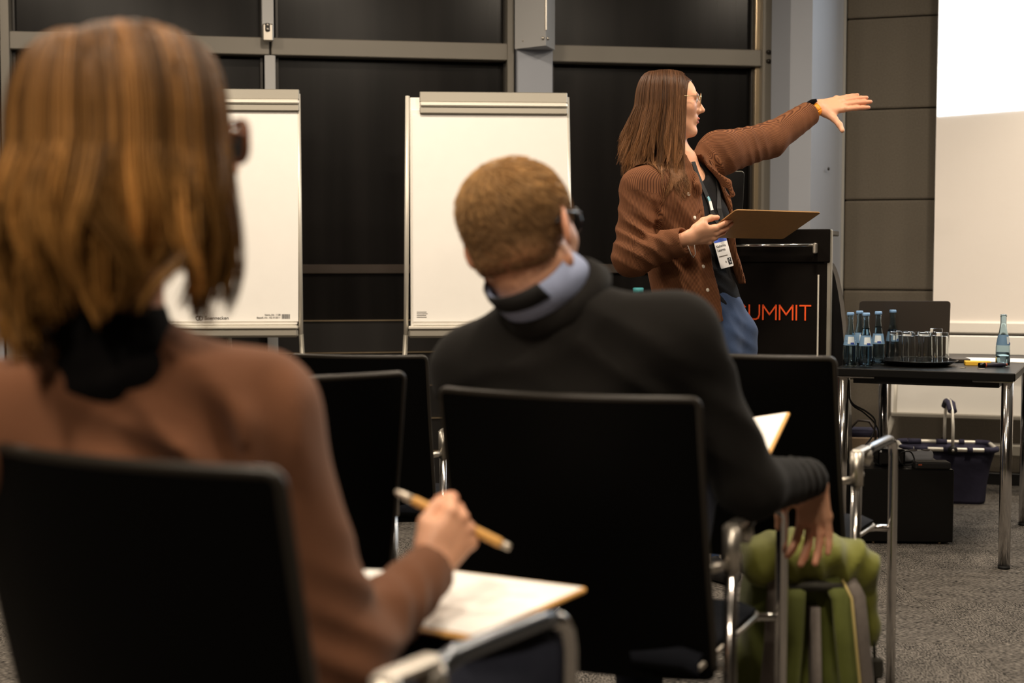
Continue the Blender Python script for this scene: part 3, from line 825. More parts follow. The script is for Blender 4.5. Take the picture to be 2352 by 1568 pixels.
p = tl(2203, 831); hd = tag(empty('hard_drive', p, R(-6)), 'flat grey external drive with black cable beside the tray', 'drive')
MB().box((0, 0.02, 0.008), (0.075, 0.11, 0.015), 0.003).build('casing', M['lid_grey'], hd)
MB().tube([(-0.01, -0.035, 0.008), (-0.02, -0.06, 0.004), (-0.05, -0.05, 0.004), (-0.08, -0.02, 0.004)], 0.0028, 6).build('cable', M['rubber'], hd)

# ------------------------------------------------------------------ under and behind the table
bq = tl(2084, 1250, 0.0)
spk = tag(empty('subwoofer_box', (bq[0], bq[1], 0), R(-3)), 'black box unit on the carpet under the table', 'box')
MB().box((0, 0.18, 0.155), (0.358, 0.36, 0.29), 0.004).build('housing', M['black_lam'], spk)
for sx in (-1, 1):
    for yy in (0.02, 0.33):
        MB().tube([(sx * 0.13, yy, 0), (sx * 0.13, yy, 0.012)], 0.006 if yy < .1 else 0.015, 8).build('foot', M['steel_strip'], spk)
zt_ = 0.30
def onbox(lx, ly): return (bq[0] + lx, bq[1] + ly, zt_)
pa = tag(empty('power_adapter', onbox(-0.045, 0.12), R(0)), 'black power adapter with coiled cable on the black box', 'adapter')
MB().box((0, 0, 0.035), (0.11, 0.10, 0.07), 0.012, seg=2).build('casing', M['black_gloss'], pa)
MB().tube([(0.055 + 0.03 * math.cos(w), -0.055 + 0.01 * math.sin(3 * w), 0.035 + 0.03 * math.sin(w)) for w in np.linspace(0, 2 * math.pi, 30)], 0.003, 6).build('cable', M['rubber'], pa)
nb = tag(empty('black_device', onbox(0.10, 0.04), R(-4)), 'flat black device lying on the front of the black box', 'device')
MB().box((0, 0, 0.014), (0.14, 0.08, 0.028), 0.006, seg=2).build('casing', M['black_matt'], nb)
MB().box((-0.05, -0.0395, 0.018), (0.014, 0.002, 0.005)).build('light', M['red_brown'], nb)
ps = tag(empty('power_strip', onbox(0.075, 0.22), R(5)), 'white power strip lying at the back of the black box', 'power strip')
MB().box((0, 0, 0.024), (0.17, 0.055, 0.048), 0.016, seg=3).build('casing', M['white_plastic'], ps)
for k in range(3):
    s_ = MB().lathe([(0, -0.001), (0.017, -0.001), (0.019, 0.002), (0.017, 0.003)], n=16).build('socket', M['bag_grey'], ps); s_.location = (-0.055 + 0.055 * k, -0.006, 0.047)
# folding shopping basket
kq = tl(2180, 1152, 0.0)
bk = tag(empty('shopping_basket', (kq[0], kq[1] + 0.06, 0), R(-10)), 'navy folding shopping basket with aluminium handle standing by the wall', 'basket')
def ringpts(w, d, z, n=8): return [(x, y, z) for x, y in rrect(w, d, 0.05, n)]
bw = MB(); secs = [(0.33, 0.22, 0.0), (0.34, 0.225, 0.015), (0.355, 0.235, 0.10), (0.385, 0.255, 0.18), (0.42, 0.28, 0.25)]
P = [ringpts(w, d, z) for w, d, z in secs]; P = [r_ + r_[:1] for r_ in P]
for i, r_ in enumerate(P):
    P[i] = [(x * (1 + 0.012 * math.sin(9 * x + 5 * y + i)), y * (1 + 0.03 * math.sin(13 * x + i)), z) for x, y, z in r_]
bw.grid(P)
n_ = len(P[0]); bw.add(P[0][:-1], [tuple(range(n_ - 1))])
bo = bw.build('fabric_bag', M['navy_cloth'], bk)
sm = bo.modifiers.new('thickness', 'SOLIDIFY'); sm.thickness = 0.006
rp = ringpts(0.425, 0.285, 0.256)
rim = MB().tube(rp, 0.010, 8, closed=True).build('rim_tube', M['alu_light'], bk)
L_ = len(rp)
def seg_on(a, b, nm):
    MB().tube([tuple(np.array(rp[i % L_]) * 1.0) for i in range(a, b)], 0.0135, 8).build(nm, M['navy_cloth'], rim)
for x0, x1 in ((-0.16, -0.10), (-0.03, 0.02), (0.075, 0.10), (0.15, 0.17)):
    for sy in (-1, 1): MB().tube([(x0, sy * 0.1425, 0.256), (x1, sy * 0.1425, 0.256)], 0.0135, 10).build('sleeve', M['navy_cloth'], rim)
for a, b in ((0, 9), (9, 18), (18, 27), (27, 36)): seg_on(a, b, 'corner_sleeve')
hp = [(0.01, -0.15, 0.25), (0.01, -0.15, 0.36), (0.01, -0.12, 0.43), (0.01, -0.05, 0.462), (0.01, 0.05, 0.462), (0.01, 0.12, 0.43), (0.01, 0.15, 0.36), (0.01, 0.15, 0.25)]
hd_ = MB().tube(hp, 0.012, 10, flat=(0.6, 1.3)).build('handle', M['alu_light'], bk)
MB().tube(hp[2:6], 0.0165, 10, flat=(0.8, 1.3)).build('grip', M['navy_cloth'], hd_)
for sy in (-1, 1):
    s_ = MB().lathe([(0, 0.012), (0.02, 0.012), (0.022, 0.0)], n=16).build('pivot', M['black_matt'], hd_); s_.location = (0.01, sy * 0.155, 0.255); s_.rotation_euler = (R(90) * (1 if sy < 0 else -1), 0, 0)
    s2_ = MB().lathe([(0, 0.0145), (0.006, 0.014), (0.007, 0.0)], n=10).build('rivet', M['alu_light'], hd_); s2_.location = s_.location; s2_.rotation_euler = s_.rotation_euler
# brown paper bag by the left table legs
gq = tl(1978, 1165, 0.0)
kb = tag(empty('paper_bag', (gq[0], gq[1], 0), R(-8)), 'brown paper bag with cord handle standing left of the black box', 'bag')
MB().box((0, 0.06, 0.16), (0.24, 0.12, 0.32), 0.004).build('bag_body', M['kraft'], kb)
MB().tube([(-0.06, 0.0, 0.30), (-0.055, -0.004, 0.36), (-0.02, -0.004, 0.40), (0.03, -0.004, 0.395), (0.06, -0.002, 0.35), (0.06, 0.0, 0.30)], 0.006, 8).build('handle', M['brown_rail'], kb)
MB().box((0.0, 0.055, 0.335), (0.20, 0.09, 0.05), 0.02, seg=2).build('dark_wrap', M['navy_cloth'], kb)
MB().box((-0.075, 0.03, 0.40), (0.014, 0.02, 0.20), 0.003).build('wooden_stick', M['wood_edge'], kb)
# cables dangling from the table
def cable(pts, r, label):
    P = np.array(pts); P = np.vstack([2 * P[0] - P[1], P, 2 * P[-1] - P[-2]]); out = []
    for i in range(1, len(P) - 2):
        for t in np.linspace(0, 1, 7)[:-1]:
            a, b, c, d = P[i - 1:i + 3]
            out.append(.5 * (2 * b + (c - a) * t + (2 * a - 5 * b + 4 * c - d) * t * t + (3 * b - a - 3 * c + d) * t ** 3))
    return tag(MB().tube(out, r, 6).build('power_cable', M['rubber']), label, 'cable')
cable([W(1945, 872, 5.62), W(1948, 905, 5.6), W(1960, 928, 5.6), W(1990, 945, 5.6), W(2010, 966, 5.6), W(2004, 1000, 5.6), W(1985, 1025, 5.6), W(1972, 1042, 5.62), W(1960, 1100, 5.7), W(1975, 1150, 5.75)], 0.0035, 'thin black cable dangling in an arc from the table edge, upper one')
cable([W(1950, 872, 5.66), W(1955, 925, 5.66), W(1985, 948, 5.66), W(2012, 976, 5.66), W(2018, 1010, 5.66), W(1995, 1060, 5.68), W(1965, 1090, 5.72), W(1966, 1160, 5.75)], 0.003, 'thin black cable hanging lower behind the chrome table leg')

# side table with a teal-capped bottle, hidden behind the man except for the cap
sq = W(1466, 664, 6.3)
stb = tag(empty('side_table', (sq[0] + 0.08, sq[1] + 0.1, 0), WR), 'small black side table hidden behind the seated man', 'table')
zst = sq[2] - 0.236
MB().box((0, 0, zst - 0.012), (0.5, 0.4, 0.024), 0.003).build('table_top', M['black_lam'], stb)
for sx in (-1, 1):
    for sy in (-1, 1): MB().tube([(sx * 0.22, sy * 0.17, 0), (sx * 0.22, sy * 0.17, zst - 0.024)], 0.014, 10).build('leg', M['black_matt'], stb)
M['teal'] = mat('teal_cap', rgb(70, 160, 165), 0.5)
tb = tag(empty('sports_bottle', (sq[0], sq[1], zst)), 'dark bottle with teal cap peeking over the man\'s shoulder', 'bottle')
MB().lathe([(0, 0), (0.033, 0), (0.036, 0.006), (0.036, 0.18), (0.03, 0.205), (0.02, 0.215), (0, 0.215)], n=24).build('bottle_body', M['black_gloss'], tb)
MB().lathe([(0.0, 0.215), (0.023, 0.215), (0.0235, 0.24), (0.02, 0.243), (0, 0.243)], n=24).build('cap', M['teal'], tb)

# ------------------------------------------------------------------ chairs
BACK_T, ARM = 0.905, 0.668
M['rim_highlight'] = mat('rim_highlight', rgb(36, 32, 27), 0.4, spec=0.4)  # lighter tone stands in for the highlight along the back's edge
def back_sheet():
    """black back shell: leaning, bowed, rounded corners"""
    zs_ = np.concatenate([[0.405, 0.407, 0.413, 0.425, 0.44], np.linspace(0.47, 0.86, 9), [0.88, 0.893, 0.900, 0.9035, 0.905]])
    r = 0.012; rows = []
    for z in zs_:
        e = max(0, r - (z - 0.405)) if z < 0.6 else max(0, r - (0.905 - z))
        hw = 0.236 - r + math.sqrt(max(0, r * r - e * e))
        rows.append((z, hw))
    F, Bk = [], []
    for z, hw in rows:
        f = (z - 0.405) / 0.5; ra, rb = [], []
        for u in np.linspace(-1, 1, 17):
            x = u * hw
            y = -0.195 - 0.115 * f ** 1.15 - 0.012 * math.sin(f * math.pi) + 0.045 * (x / 0.236) ** 2
            ra.append((x, y + 0.006, z)); rb.append((x, y - 0.006, z))
        F.append(ra); Bk.append(rb)
    return F, Bk
def make_chair():
    c = empty('conference_chair')
    F, Bk = back_sheet(); mb = MB(); nr, ncl = len(F), len(F[0])
    mb.grid(F); o = len(mb.v); mb.grid(Bk)
    idx = lambda i, j: i * ncl + j
    loop = [idx(0, j) for j in range(ncl)] + [idx(i, ncl - 1) for i in range(1, nr)] + [idx(nr - 1, j) for j in range(ncl - 2, -1, -1)] + [idx(i, 0) for i in range(nr - 2, 0, -1)]
    for k in range(len(loop)):
        a, b = loop[k], loop[(k + 1) % len(loop)]
        mb.f.append((a, b, b + o, a + o)); mb.s.append(False)
    bo_ = mb.build('backrest', M['chair_back'], c)
    bv = bo_.modifiers.new('edge', 'BEVEL'); bv.width = 0.003; bv.segments = 2; bv.limit_method = 'ANGLE'; bv.angle_limit = R(50)
    rim_ = [tuple((np.array(F[i_][j_]) + np.array(Bk[i_][j_])) / 2) for i_, j_ in [(i, 0) for i in range(3, nr)] + [(nr - 1, j) for j in range(1, ncl)] + [(i, ncl - 1) for i in range(nr - 2, 2, -1)]]
    MB().tube(rim_, 0.0072, 8).build('edge_highlight', M['rim_highlight'], bo_)  # tube added so that the back's outline shows a highlight
    # seat pad with a falling front edge
    P = []
    for y, z in ((-0.20, 0.437), (-0.205, 0.455), (-0.19, 0.468), (-0.05, 0.464), (0.10, 0.466), (0.19, 0.464), (0.225, 0.452), (0.232, 0.435)):
        w = 0.222 if y < 0.2 else 0.212
        P.append([(x, y, z - (0.012 if abs(x) > w * 0.93 else 0)) for x in np.linspace(-w, w, 15)])
    MB().grid(P).build('seat', M['chair_seat'], c)
    MB().box((0, 0.01, 0.434), (0.43, 0.42, 0.022), 0.008, seg=2).build('seat_shell', M['chair_back'], c)
    MB().tube([(-0.22, -0.2, 0.437), (-0.222, 0.18, 0.437), (-0.21, 0.233, 0.432)], 0.006, 6).build('seat_edge', M['satin_metal'], c)
    MB().tube([(0.22, -0.2, 0.437), (0.222, 0.18, 0.437), (0.21, 0.233, 0.432)], 0.006, 6).build('seat_edge', M['satin_metal'], c)
    for sx in (-1, 1):
        X = sx * 0.258
        MB().tube([(X, -0.13, ARM - 0.03), (X, -0.14, 0.3), (X, -0.165, 0.0)], 0.0125, 12).build('leg', M['chrome'], c)
        arm = [(X, -0.055, ARM - 0.012)] + [(X, y, ARM) for y in (0.0, 0.1, 0.18)] + [(X, 0.205, ARM - 0.004)]
        MB().tube(arm, 0.0125, 12).build('armrest', M['arm_reflection_metal'], c)
        fr = [(X, 0.205, ARM - 0.004), (X, 0.226, ARM - 0.012), (X, 0.240, ARM - 0.028), (X, 0.246, ARM - 0.05), (X, 0.248, 0.4), (X, 0.252, 0.0)]
        MB().tube(fr, 0.0125, 12).build('leg', M['chrome'], c)
        g = MB()
        g.tube([(X, -0.132, ARM - 0.075), (X, -0.130, ARM + 0.005)], 0.0165, 12)
        g.box((X, -0.092, ARM + 0.004), (0.026, 0.10, 0.016), 0.005)
        g.tube([(X, -0.05, ARM - 0.003), (X, -0.046, ARM - 0.022), (X, -0.052, ARM - 0.036)], [0.016, 0.018, 0.012], 10)
        g.tube([(X - sx * 0.0, -0.115, ARM - 0.055), (X, -0.098, ARM - 0.052)], 0.011, 10)
        g.tube([(X, -0.131, ARM - 0.06), (X - sx * 0.03, -0.20, ARM - 0.06)], 0.009, 8)
        g.build('bracket', M['satin_metal'], c)
        MB().tube([(X, 0.247, 0.425), (X - sx * 0.04, 0.235, 0.425), (X - sx * 0.075, 0.20, 0.424)], 0.009, 8).build('crossbar', M['chrome'], c)
        MB().tube([(X, -0.138, 0.425), (X - sx * 0.08, -0.13, 0.425)], 0.009, 8).build('crossbar', M['chrome'], c)
    return c
def place(c, xr, yr, D, phi, label, s=1.0, sx=1.0):
    """put the top right corner of the back on a line of sight"""
    q = W(xr, yr, D); p = R(phi)
    c.location = (q[0] - s * (0.236 * sx * math.cos(p) - 0.265 * math.sin(p)), D + s * (0.236 * sx * math.sin(p) + 0.265 * math.cos(p)), 0)
    c.rotation_euler = (0, 0, -p); c.scale = (s * sx, s, s)
    tag(c, label, 'chair', 'black conference chairs facing the screen'); return c
ch0 = make_chair()
CH = {}
specs = [('man', 1604, 896, 2.33, 24, 'black chair with chrome arms that the man in the dark sweater sits on', 1.0),
         ('woman', 642, 1092, 1.40, 33, 'nearest black chair, carrying the woman in the brown sweater', 1.023),
         ('frontright', 1916, 818, 3.28, 28, 'empty black chair before the presenter, green backpack behind it', 1.0),
         ('frontleft', 979, 801, 3.92, 10, 'empty black chair farthest to the front, between the flip charts', 0.955),
         ('mid', 926, 857, 2.86, -25, 'empty black chair between the woman and the farthest chair', 1.0)]
for k, (nm, x, y, D, ph, lb, s) in enumerate(specs):
    CH[nm] = place(ch0 if k == 0 else copy_tree(ch0), x, y, D, ph, lb, s, .86 if nm == 'frontleft' else 1.0)

# ------------------------------------------------------------------ clipboards
def clipboard(p_corner, e1, e2, L1, L2, label, paper=True, under=M['hardboard'], clip_edge=1):
    """corner point, unit vectors along the two edges, lengths; faces up along e1 x e2 (made to point up)"""
    e1 = np.array(e1, float); e1 /= np.linalg.norm(e1); e2 = np.array(e2, float); e2 -= e1 * (e1 @ e2); e2 /= np.linalg.norm(e2)
    n = np.cross(e1, e2); sgn = 1
    if n[2] < 0: n = -n; sgn = -1
    o = np.array(p_corner, float) + e1 * L1 / 2 + e2 * L2 / 2
    Mx = Matrix(((e1[0], e2[0], n[0], 0), (e1[1], e2[1], n[1], 0), (e1[2], e2[2], n[2], 0), (0, 0, 0, 1)))
    root = tag(empty('clipboard', o), label, 'clipboard', None)
    MB().slab(rrect(L1, L2, 0.012), -0.0035, Mx).build('board', under, root)
    cl = Mx @ Matrix.Translation((0, clip_edge * (L2 / 2 - 0.012), 0.0))
    if paper:
        MB().slab(rrect(L1 - 0.018, L2 - 0.022, 0.002), 0.0012, Mx @ Matrix.Translation((-0.003, -0.004 * clip_edge, 0.0004))).build('paper', M['paper'], root)
    b = MB().slab(rrect(0.10, 0.028, 0.004), 0.006, cl @ Matrix.Translation((0, 0, 0.001)))
    b.build('clip', M['chrome'], root)
    return root, Mx, o

# ------------------------------------------------------------------ green backpack behind the front right chair
bp0 = W(1845, 1700, 3.02); bx, by = float(bp0[0]), 3.02
fr = rotframe(yawframe((bx, by, 0), R(-6)), (1, 0, 0), R(-4))
def L3(x, y, z): return loc2w(fr, (x, y, z))
pk = tag(empty('backpack', (bx, by, 0)), 'green hiking backpack with grey straps standing behind the empty front chair', 'backpack')
body = loft(fr, [(0.0, 0, 0.03, .115, .085), (0.03, 0, 0.03, .128, .095), (0.15, 0, 0.03, .135, .105), (0.32, 0, 0.02, .128, .10), (0.43, 0, 0.02, .120, .09), (0.49, 0, 0.02, .10, .075)], 2.8, 0.03)
pocket = U([rc(L3(.12, .03, .06), L3(.125, .03, .25), .045, .04), rc(L3(-.12, .03, .06), L3(-.125, .03, .25), .045, .04)], .02)
bodyf = fold(U([body, pocket], .025), [(L3(.1, -.03, .2), (1, 0, .3), .05, .006, .15), (L3(-.05, -.06, .12), (.3, 0, 1), .07, .004, .15), (L3(.12, 0, .38), (1, 0, -.6), .045, .006, .1)])
v, q = polygonise(bodyf, (bx - .25, by - .2, -.01), (bx + .25, by + .25, .56), .008)
np_mesh('body', M['bag_green'], v, q, pk, (bx, by, 0))
lid = U([ell(L3(-.005, .0, .50), (.138, .115, .052), fr[1].T), rc(L3(-.11, -.06, .475), L3(.115, -.055, .475), .035, .04), rc(L3(.118, -.04, .475), L3(.140, -.025, .34), .034, .022), rc(L3(.140, -.025, .34), L3(.150, -.02, .26), .022, .008)], .03)
lidf = fold(lid, [(L3(0, -.08, .5), (1, 0, .35), .06, .007, .14), (L3(.1, -.06, .5), (1, 0, -.8), .05, .007, .08)])
v, q = polygonise(lidf, (bx - .25, by - .25, .3), (bx + .25, by + .25, .62), .007)
np_mesh('lid', M['bag_lid'], v, q, pk, (bx, by, 0))
def strap(pts, w, th, name, m, par=pk):
    mb = MB().tube([L3(*p) - np.array([bx, by, 0]) for p in pts], [w] * len(pts), 10, flat=(th / w, 1.0)); return mb.build(name, m, par)
for sx in (-1, 1):
    p_ = [(sx * .045, -.085, .455), (sx * .055, -.112, .42), (sx * .062, -.115, .33), (sx * .075, -.112, .2), (sx * .095, -.10, .09), (sx * .115, -.07, .04)]
    st = strap(p_, .030, .010, 'shoulder_strap', M['bag_green'])
    strap([(a + sx * .036, b + .004, c) for a, b, c in p_], .017, .009, 'padding', M['bag_grey'], st)
    strap([(a + sx * .016, b - .009, c) for a, b, c in p_], .0028, .0028, 'piping', M['piping'], st)
strap([(-.055, -.088, .44), (0, -.098, .445), (.055, -.088, .44)], .02, .012, 'grab_loop', M['bag_dark'])
strap([(0, -.082, .40), (0, -.09, .22), (0, -.088, .06)], .05, .012, 'back_pad', M['bag_grey'])
strap([(.14, -.03, .40), (.15, -.035, .30), (.155, -.03, .21)], .012, .003, 'side_strap', M['bag_dark'])
bu = MB().box(L3(.152, -.04, .255) - np.array([bx, by, 0]), (.03, .018, .045), .005).build('buckle', M['bag_dark'], pk)
strap([(.112, -.055, .455), (.136, -.045, .425), (.148, -.035, .395)], .010, .004, 'compression_strap', M['piping'])

# ------------------------------------------------------------------ people: shared anatomy
def skin_mat(name, base):
    m = mat(name, base, 0.48, sss=0.12, bump=(260, 0.06)); return attr_color(m, 'tint')
M['skin'] = skin_mat('skin', rgb(205, 150, 118))
SKIN = np.array([lin(214), lin(160), lin(128)])
SKIN_WARM = np.array([lin(205), lin(135), lin(105)])
LIP = np.array([lin(178), lin(96), lin(88)])

EAR = np.array(Matrix.Rotation(R(24), 3, 'Z') @ Matrix.Rotation(R(-10), 3, 'X'), np.float32)
def head_sdf(fr, s=1.0, female=True, nose=1.0):
    jaw = .050 if female else .057
    def f(p):
        q = ((p - fr[0]) @ fr[1].T) / s
        q = q.copy(); q[:, 0] = np.abs(q[:, 0])                     # both halves alike
        d = ell((0, -.012, .030), (.074, .094, .082))(q)
        d = smin(d, ell((0, .040, -.035), (.058, .056, .078))(q), .03)
        d = smin(d, ell((0, .042, .028), (.057, .045, .052))(q), .03)
        d = smin(d, rc((jaw, -.005, -.055), (.012, .075, -.100), .020, .016)(q), .03)
        d = smin(d, sph((0, .085, -.100), .017)(q), .02)
        d = smin(d, ell((.036, .060, -.018), (.026, .024, .022))(q), .025)             # cheek
        d = smin(d, rc((.010, .095, .026), (.042, .082, .026), .009, .010)(q), .012)   # brow
        d = smax(d, -ell((.032, .108, .010), (.019, .016, .012))(q), .012)             # eye socket
        d = smin(d, sph((.031, .083, .010), .0125)(q), .002)                            # eyeball
        d = smin(d, rc((.019, .0915, .0175), (.043, .085, .0165), .0042, .0042)(q), .003)  # lids
        d = smin(d, rc((.020, .0895, .0035), (.042, .083, .0035), .0035, .0035)(q), .003)
        n = rc((0, .094, .014), (0, .094 + .023 * nose, -.022), .0075, .0098)(q)
        n = smin(n, rc((0, .084, .012), (0, .098, -.024), .0125, .0150)(q), .006)
        n = smin(n, ell((.0115, .100, -.027), (.0085, .011, .0075))(q), .006)
        n = smin(n, rc((0, .112, -.026), (0, .098, -.034), .006, .006)(q), .006)
        d = smin(d, n, .008)
        d = smin(d, ell((0, .086, -.058), (.026, .018, .020))(q), .014)
        d = smin(d, ell((.006, .1015, -.0545), (.016, .0085, .0052))(q), .004)
        d = smin(d, ell((0, .0995, -.0655), (.017, .0085, .006))(q), .004)
        d = smax(d, -ell((0, .110, -.060), (.021, .009, .0016))(q), .003)
        e = ell((.081, -.016, -.004), (.0075, .019, .034), EAR)(q)
        e = smax(e, -ell((.088, -.008, .002), (.006, .011, .018))(q), .004)
        d = smin(d, e, .006)
        return (d * s).astype(np.float32)
    return f
def head_tint(fr, s, p, lips=LIP, brow=(0.09, 0.05, 0.03), stubble=None, iris=(0.05, 0.04, 0.03)):
    q = ((p - fr[0]) @ fr[1].T) / s; ax = np.abs(q[:, 0]); c = np.tile(SKIN, (len(p), 1))
    def mix(w, col):
        nonlocal c
        c = c * (1 - w[:, None]) + np.array(col)[None] * w[:, None]
    cl = lambda d, k: np.clip(1 - d / k, 0, 1)
    mix(.45 * cl(np.linalg.norm((q - V(0, .07, -.02)) * V(.0, 1, 1) + np.stack([ax - .04, 0 * ax, 0 * ax], 1), axis=1), .04), SKIN_WARM)
    mix(.5 * (ax > .070), SKIN_WARM)
    if stubble is not None:
        w = np.clip((-.032 - q[:, 2]) / .02, 0, 1) * np.clip((q[:, 1] + .03) / .03, 0, 1) * (q[:, 2] > -.14); mix(.5 * w, stubble)
    mix((np.abs(q[:, 2] + .060) < .0105) * (ax < .021) * (q[:, 1] > .096) * .85, lips)
    mix((np.abs(q[:, 2] - .026 - .004 * np.sin(ax * 60)) < .0045) * (ax > .012) * (ax < .05) * (q[:, 1] > .07) * .8, brow)
    eb = (np.linalg.norm(np.stack([ax - .031, q[:, 1] - .083, q[:, 2] - .010], 1), axis=1) < .0129) & (q[:, 1] > .088)
    mix(eb * .9, (0.7, 0.66, 0.62))
    mix((eb & (np.hypot(ax - .031, q[:, 2] - .010) < .0058)) * 1.0, iris)
    return c

def hand_sdf(fr, s=1.0, curl=((.2, .3, .2),) * 4, spread=(.12, .03, -.05, -.14), thumb=((.030, .012, -.006), (.052, .042, -.012), (.058, .068, -.014), (.058, .092, -.014)), elbow=None):
    """local frame: y towards the fingers, x towards the thumb side, z out of the back of the hand; wrist at the origin"""
    base = [(.027, .088, .000), (.008, .092, .002), (-.011, .088, .001), (-.028, .078, -.003)]
    lens = [(.040, .025, .021), (.044, .028, .022), (.041, .026, .021), (.032, .020, .019)]
    rad = [.0088, .0090, .0086, .0076]
    fingers = []
    for b, ls, r, cu, sp in zip(base, lens, rad, curl, spread):
        p = np.array(b, float); pts = [p]; a = 0
        for l, c in zip(ls, cu):
            a += c; d = np.array([math.sin(sp) * math.cos(a), math.cos(sp) * math.cos(a), -math.sin(a)])
            p = p + d * l; pts.append(p)
        fingers.append(chain(pts, [r * 1.08, r * 1.0, r * .92, r * .78], .004))
    th = chain([np.array(t) for t in thumb], [.0145, .0115, .0102, .0082], .006)
    palm = U([rc((.022, .015, 0), (.024, .082, -.002), .0125, .0125), rc((.006, .012, 0), (.008, .088, -.001), .0135, .0120), rc((-.012, .012, -.001), (-.010, .084, -.001), .0130, .0115), rc((-.020, .016, -.003), (-.027, .074, -.004), .0110, .0105),
              rc((.024, .022, -.008), (.034, .045, -.010), .014, .013)], .012)
    kn = U([sph((b[0], b[1] - .004, b[2] + .004), .0098) for b in base], .004)
    ed = np.array([0, -1.0, 0])
    if elbow is not None: ed = (np.asarray(elbow) - fr[0]) @ fr[1].T; ed = ed / np.linalg.norm(ed)
    fore = rc((0, -.005, -.001), tuple(ed * .075), .0215, .0245)
    wr2 = ell((0, 0, -.001), (.026, .026, .0195))
    def f(p):
        q = ((p - fr[0]) @ fr[1].T) / s
        d = smin(palm(q), wr2(q), .016); d = smin(d, fore(q), .012); d = smin(d, kn(q), .006)
        for g in fingers: d = np.minimum(d, smin(d, g(q), .0055)) if False else smin(d, g(q), .0045)
        d = smin(d, th(q), .010)
        return (d * s).astype(np.float32)
    return f
def mk_frame(o, y, z):
    """orthonormal hand frame from the pointing direction and the direction of the back of the hand"""
    y = np.array(y, float); y /= np.linalg.norm(y); z = np.array(z, float); z -= y * (y @ z); z /= np.linalg.norm(z); x = np.cross(y, z)
    return np.asarray(o, np.float32), np.stack([x, y, z]).astype(np.float32)
def mirror_x(fr): return fr[0], fr[1] * np.array([[-1], [1], [1]], np.float32)
def hand_tint(fr, s, p):
    q = ((p - fr[0]) @ fr[1].T) / s
    w = np.clip((q[:, 1] - .08) / .06, 0, 1)[:, None] * .55
    return SKIN * (1 - w) + SKIN_WARM * w
def bbox(fr, ext): return fr[0] - ext, fr[0] + ext
def hand_mesh(fr, s, h, **k):
    f = hand_sdf(fr, s, **k); v, q = polygonise(f, *bbox(fr, .235 * s), h); return v, q, hand_tint(fr, s, v.astype(np.float32))
def person_body(root, off, pieces):
    """joins the skin pieces (verts, quads, tint) into the one body mesh"""
    v, q = merge([(a, b) for a, b, _ in pieces]); c = np.concatenate([t for _, _, t in pieces])
    return np_mesh('body', M['skin'], v, q, root, off, colors=c)

def cloth_mat(name, col, rough=.9, noise=(14, .12), bump=(300, .25), sheen=.0):
    return mat(name, col, rough, noise=noise, bump=bump, sheen=sheen, spec=.15)
M['corduroy'] = None
def corduroy():
    m = bpy.data.materials.new('corduroy_brown'); m.use_nodes = True; nt = m.node_tree; b = nt.nodes['Principled BSDF']
    b.inputs['Roughness'].default_value = .85; b.inputs['Sheen Weight'].default_value = .2; b.inputs['Sheen Tint'].default_value = rgb(190, 120, 80); b.inputs['Specular IOR Level'].default_value = .15
    a = nt.nodes.new('ShaderNodeAttribute'); a.attribute_name = 'wale'
    mu = nt.nodes.new('ShaderNodeMath'); mu.operation = 'MULTIPLY'; mu.inputs[1].default_value = 2 * math.pi / .0044
    sn = nt.nodes.new('ShaderNodeMath'); sn.operation = 'SINE'
    nt.links.new(a.outputs['Fac'], mu.inputs[0]); nt.links.new(mu.outputs[0], sn.inputs[0])
    mr = nt.nodes.new('ShaderNodeMapRange'); mr.inputs[1].default_value = -1; mr.inputs[2].default_value = .6
    nt.links.new(sn.outputs[0], mr.inputs[0])
    tc = nt.nodes.new('ShaderNodeTexCoord'); n = nt.nodes.new('ShaderNodeTexNoise'); n.inputs['Scale'].default_value = 9; n.inputs['Detail'].default_value = 4
    nt.links.new(tc.outputs['Object'], n.inputs['Vector'])
    cr = nt.nodes.new('ShaderNodeMix'); cr.data_type = 'RGBA'
    cr.inputs[6].default_value = rgb(72, 43, 28); cr.inputs[7].default_value = rgb(118, 77, 51)  # groove shade put into the colour between the wales
    nt.links.new(mr.outputs[0], cr.inputs[0])
    vm = nt.nodes.new('ShaderNodeVectorMath'); vm.operation = 'SCALE'
    m2 = nt.nodes.new('ShaderNodeMapRange'); m2.inputs[1].default_value = .3; m2.inputs[2].default_value = .7; m2.inputs[3].default_value = .8; m2.inputs[4].default_value = 1.15
    nt.links.new(n.outputs['Fac'], m2.inputs[0]); nt.links.new(cr.outputs[2], vm.inputs[0]); nt.links.new(m2.outputs[0], vm.inputs['Scale'])
    nt.links.new(vm.outputs[0], b.inputs['Base Color'])
    bp = nt.nodes.new('ShaderNodeBump'); bp.inputs['Strength'].default_value = .55; bp.inputs['Distance'].default_value = .002
    nt.links.new(mr.outputs[0], bp.inputs['Height']); nt.links.new(bp.outputs[0], b.inputs['Normal'])
    return m
M['corduroy'] = corduroy()
def hair_mat(name, rough=.45):
    m = mat(name, (0.2, 0.1, 0.05, 1), rough, spec=.25); return attr_color(m, 'tint')
M['hair_long'] = hair_mat('hair_brown', .42)
M['hair_short'] = hair_mat('hair_cropped', .6)
M['hair_bob'] = hair_mat('hair_blond', .42)
M['tshirt'] = cloth_mat('tshirt_black', rgb(20, 19, 20), .85)
M['jeans'] = cloth_mat('jeans_denim', rgb(60, 78, 112), .9, noise=(7, .3), bump=(500, .3), sheen=.1)
M['shoe'] = mat('shoe_dark', rgb(24, 23, 24), .6)
M['sweater_black'] = cloth_mat('sweater_black', rgb(26, 24, 22), .95, noise=(10, .15), sheen=.03)
M['sweater_brown'] = cloth_mat('sweater_brown', rgb(112, 74, 52), .95, noise=(6, .1), sheen=.1)
M['collar_black'] = cloth_mat('collar_black', rgb(16, 14, 14), .95)
